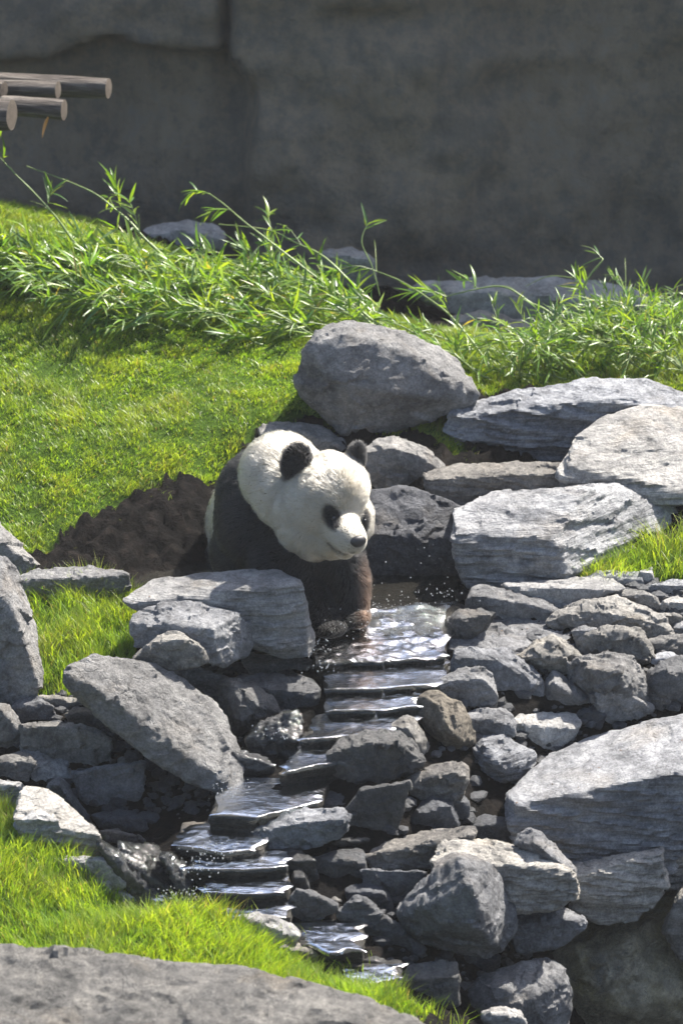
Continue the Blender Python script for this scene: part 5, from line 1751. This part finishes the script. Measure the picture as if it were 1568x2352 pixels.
# ------------------------------------------------------------ small things lying about
def litter():
    Ms = NT('straw')
    Ms.b.inputs['Base Color'].default_value = (.42, .33, .17, 1)
    Ms.b.inputs['Roughness'].default_value = .6
    a, b = hit_ground(212, 1352) + Vector((0, 0, .05)), hit_ground(292, 1352) + Vector((0, 0, .04))
    c = a.lerp(b, .5)
    V, F = tube([a - c, Vector((0, 0, .004)), b - c], .0032, .0026, 6)
    o = obj('straw', mesh_np('straw', V, [np.array(F)], Ms.m), c)
    tag(o, 'dry straw stalk lying on the grass patch by the long flat stone', 'straw')
    # rubble filling the gaps between the stones
    r = np.random.default_rng(15)
    bm = bmesh.new()
    bmesh.ops.create_icosphere(bm, subdivisions=1, radius=1)
    v0 = np.array([tuple(v.co) for v in bm.verts])
    f0 = np.array([[v.index for v in f.verts] for f in bm.faces])
    bm.free()
    V, F, n = [], [], 0
    areas = [[(1030, 1400), (1568, 1380), (1600, 1640), (1180, 1780), (1100, 1900), (1250, 2100), (1150, 2340), (900, 2250), (850, 2050), (900, 1800), (980, 1600)],
             [(100, 1600), (330, 1560), (560, 1520), (700, 1560), (640, 1720), (480, 1870), (330, 1900), (120, 1800), (0, 1700)],
             [(1060, 1330), (1330, 1330), (1568, 1350), (1568, 1420), (1050, 1420)]]
    for ar in areas:
        pl = np.array(ground_poly(ar))
        lo, hi = pl.min(0), pl.max(0)
        xy = lo + r.random((1500, 2)) * (hi - lo)
        xy = xy[inside(pl, xy)][:700]
        z = ground_z(xy)
        for (x, y), zz in zip(xy, z):
            s = .008 + .03 * r.random() ** 2.2
            sc = s * np.array([r.uniform(.8, 1.4), r.uniform(.8, 1.4), r.uniform(.45, .8)])
            a = r.random() * 6.28
            R = np.array([[math.cos(a), -math.sin(a), 0], [math.sin(a), math.cos(a), 0], [0, 0, 1]])
            V.append((v0 * r.uniform(.75, 1.2, (len(v0), 1)) * sc) @ R.T + np.array([x, y, zz + sc[2] * .5]))
            F.append(f0 + n)
            n += len(v0)
    me = mesh_np('rubble', np.concatenate(V), [np.concatenate(F)], MAT['dark'], False)
    tag(obj('rubble', me), 'loose rubble and gravel filling the gaps between the stones', 'rubble', kind='stuff')
litter()

# dry scraps lying on the sunlit slabs
def scraps():
    r = np.random.default_rng(8)
    Md = NT('dry_scrap')
    v, rnd = Md.coords()
    Md.l(Md.ramp(Md.noise(v, 8, 2), [(.35, (.03, .02, .012)), (.55, (.12, .06, .03)), (.7, (.25, .17, .09))]), Md.b.inputs['Base Color'])
    V, F, n = [], [], 0
    v0 = np.array([(-1, 0, 0), (0, -.35, .12), (1, 0, .05), (0, .35, .12)])
    for o in ROCKS:
        lab = o['label']
        k = 34 if lab.startswith('huge flat') else 14 if lab.startswith(('pale split', 'bright sunlit', 'large pale')) else 6 if 'bank' in lab and 'flat' in lab else 0
        if not k:
            continue
        me = o.data
        co = np.empty(len(me.vertices) * 3, dtype=np.float32)
        me.vertices.foreach_get('co', co)
        co = co.reshape(-1, 3)
        no = np.empty(len(me.vertices) * 3, dtype=np.float32)
        me.vertices.foreach_get('normal', no)
        no = no.reshape(-1, 3)
        up = np.where(no[:, 2] > .85)[0]
        if not len(up):
            continue
        for i in r.choice(up, k):
            a = r.random() * 6.28
            s = r.uniform(.003, .009)
            R = np.array([[math.cos(a), -math.sin(a), 0], [math.sin(a), math.cos(a), 0], [0, 0, 1]])
            V.append((v0 * s) @ R.T + co[i] + np.array(o.location) + np.array([0, 0, .001]))
            F.append(np.array([[0, 1, 3], [1, 2, 3]]) + n)
            n += 4
    me = mesh_np('leaf_litter', np.concatenate(V), [np.concatenate(F)], Md.m, False)
    tag(obj('leaf_litter', me), 'dry brown scraps of leaf scattered over the sunlit slabs', 'litter', kind='stuff')
scraps()

# ------------------------------------------------------------ dusty backlit air
def build_haze():
    bm = bmesh.new()
    bmesh.ops.create_cube(bm, size=1)
    for v in bm.verts:
        v.co = Vector((v.co.x * 34, v.co.y * 46 - 1, v.co.z * 11 + 1.5))
    me = bpy.data.meshes.new('haze')
    bm.to_mesh(me)
    bm.free()
    m = bpy.data.materials.new('haze')
    m.use_nodes = True
    nt = m.node_tree
    nt.nodes.remove(nt.nodes['Principled BSDF'])
    pv = nt.nodes.new('ShaderNodeVolumePrincipled')
    pv.inputs['Density'].default_value = .0008
    pv.inputs['Color'].default_value = (.92, .93, .95, 1)
    pv.inputs['Anisotropy'].default_value = .25
    nt.links.new(pv.outputs[0], nt.nodes['Material Output'].inputs['Volume'])
    me.materials.append(m)
    tag(obj('haze', me), kind='stuff')
build_haze()
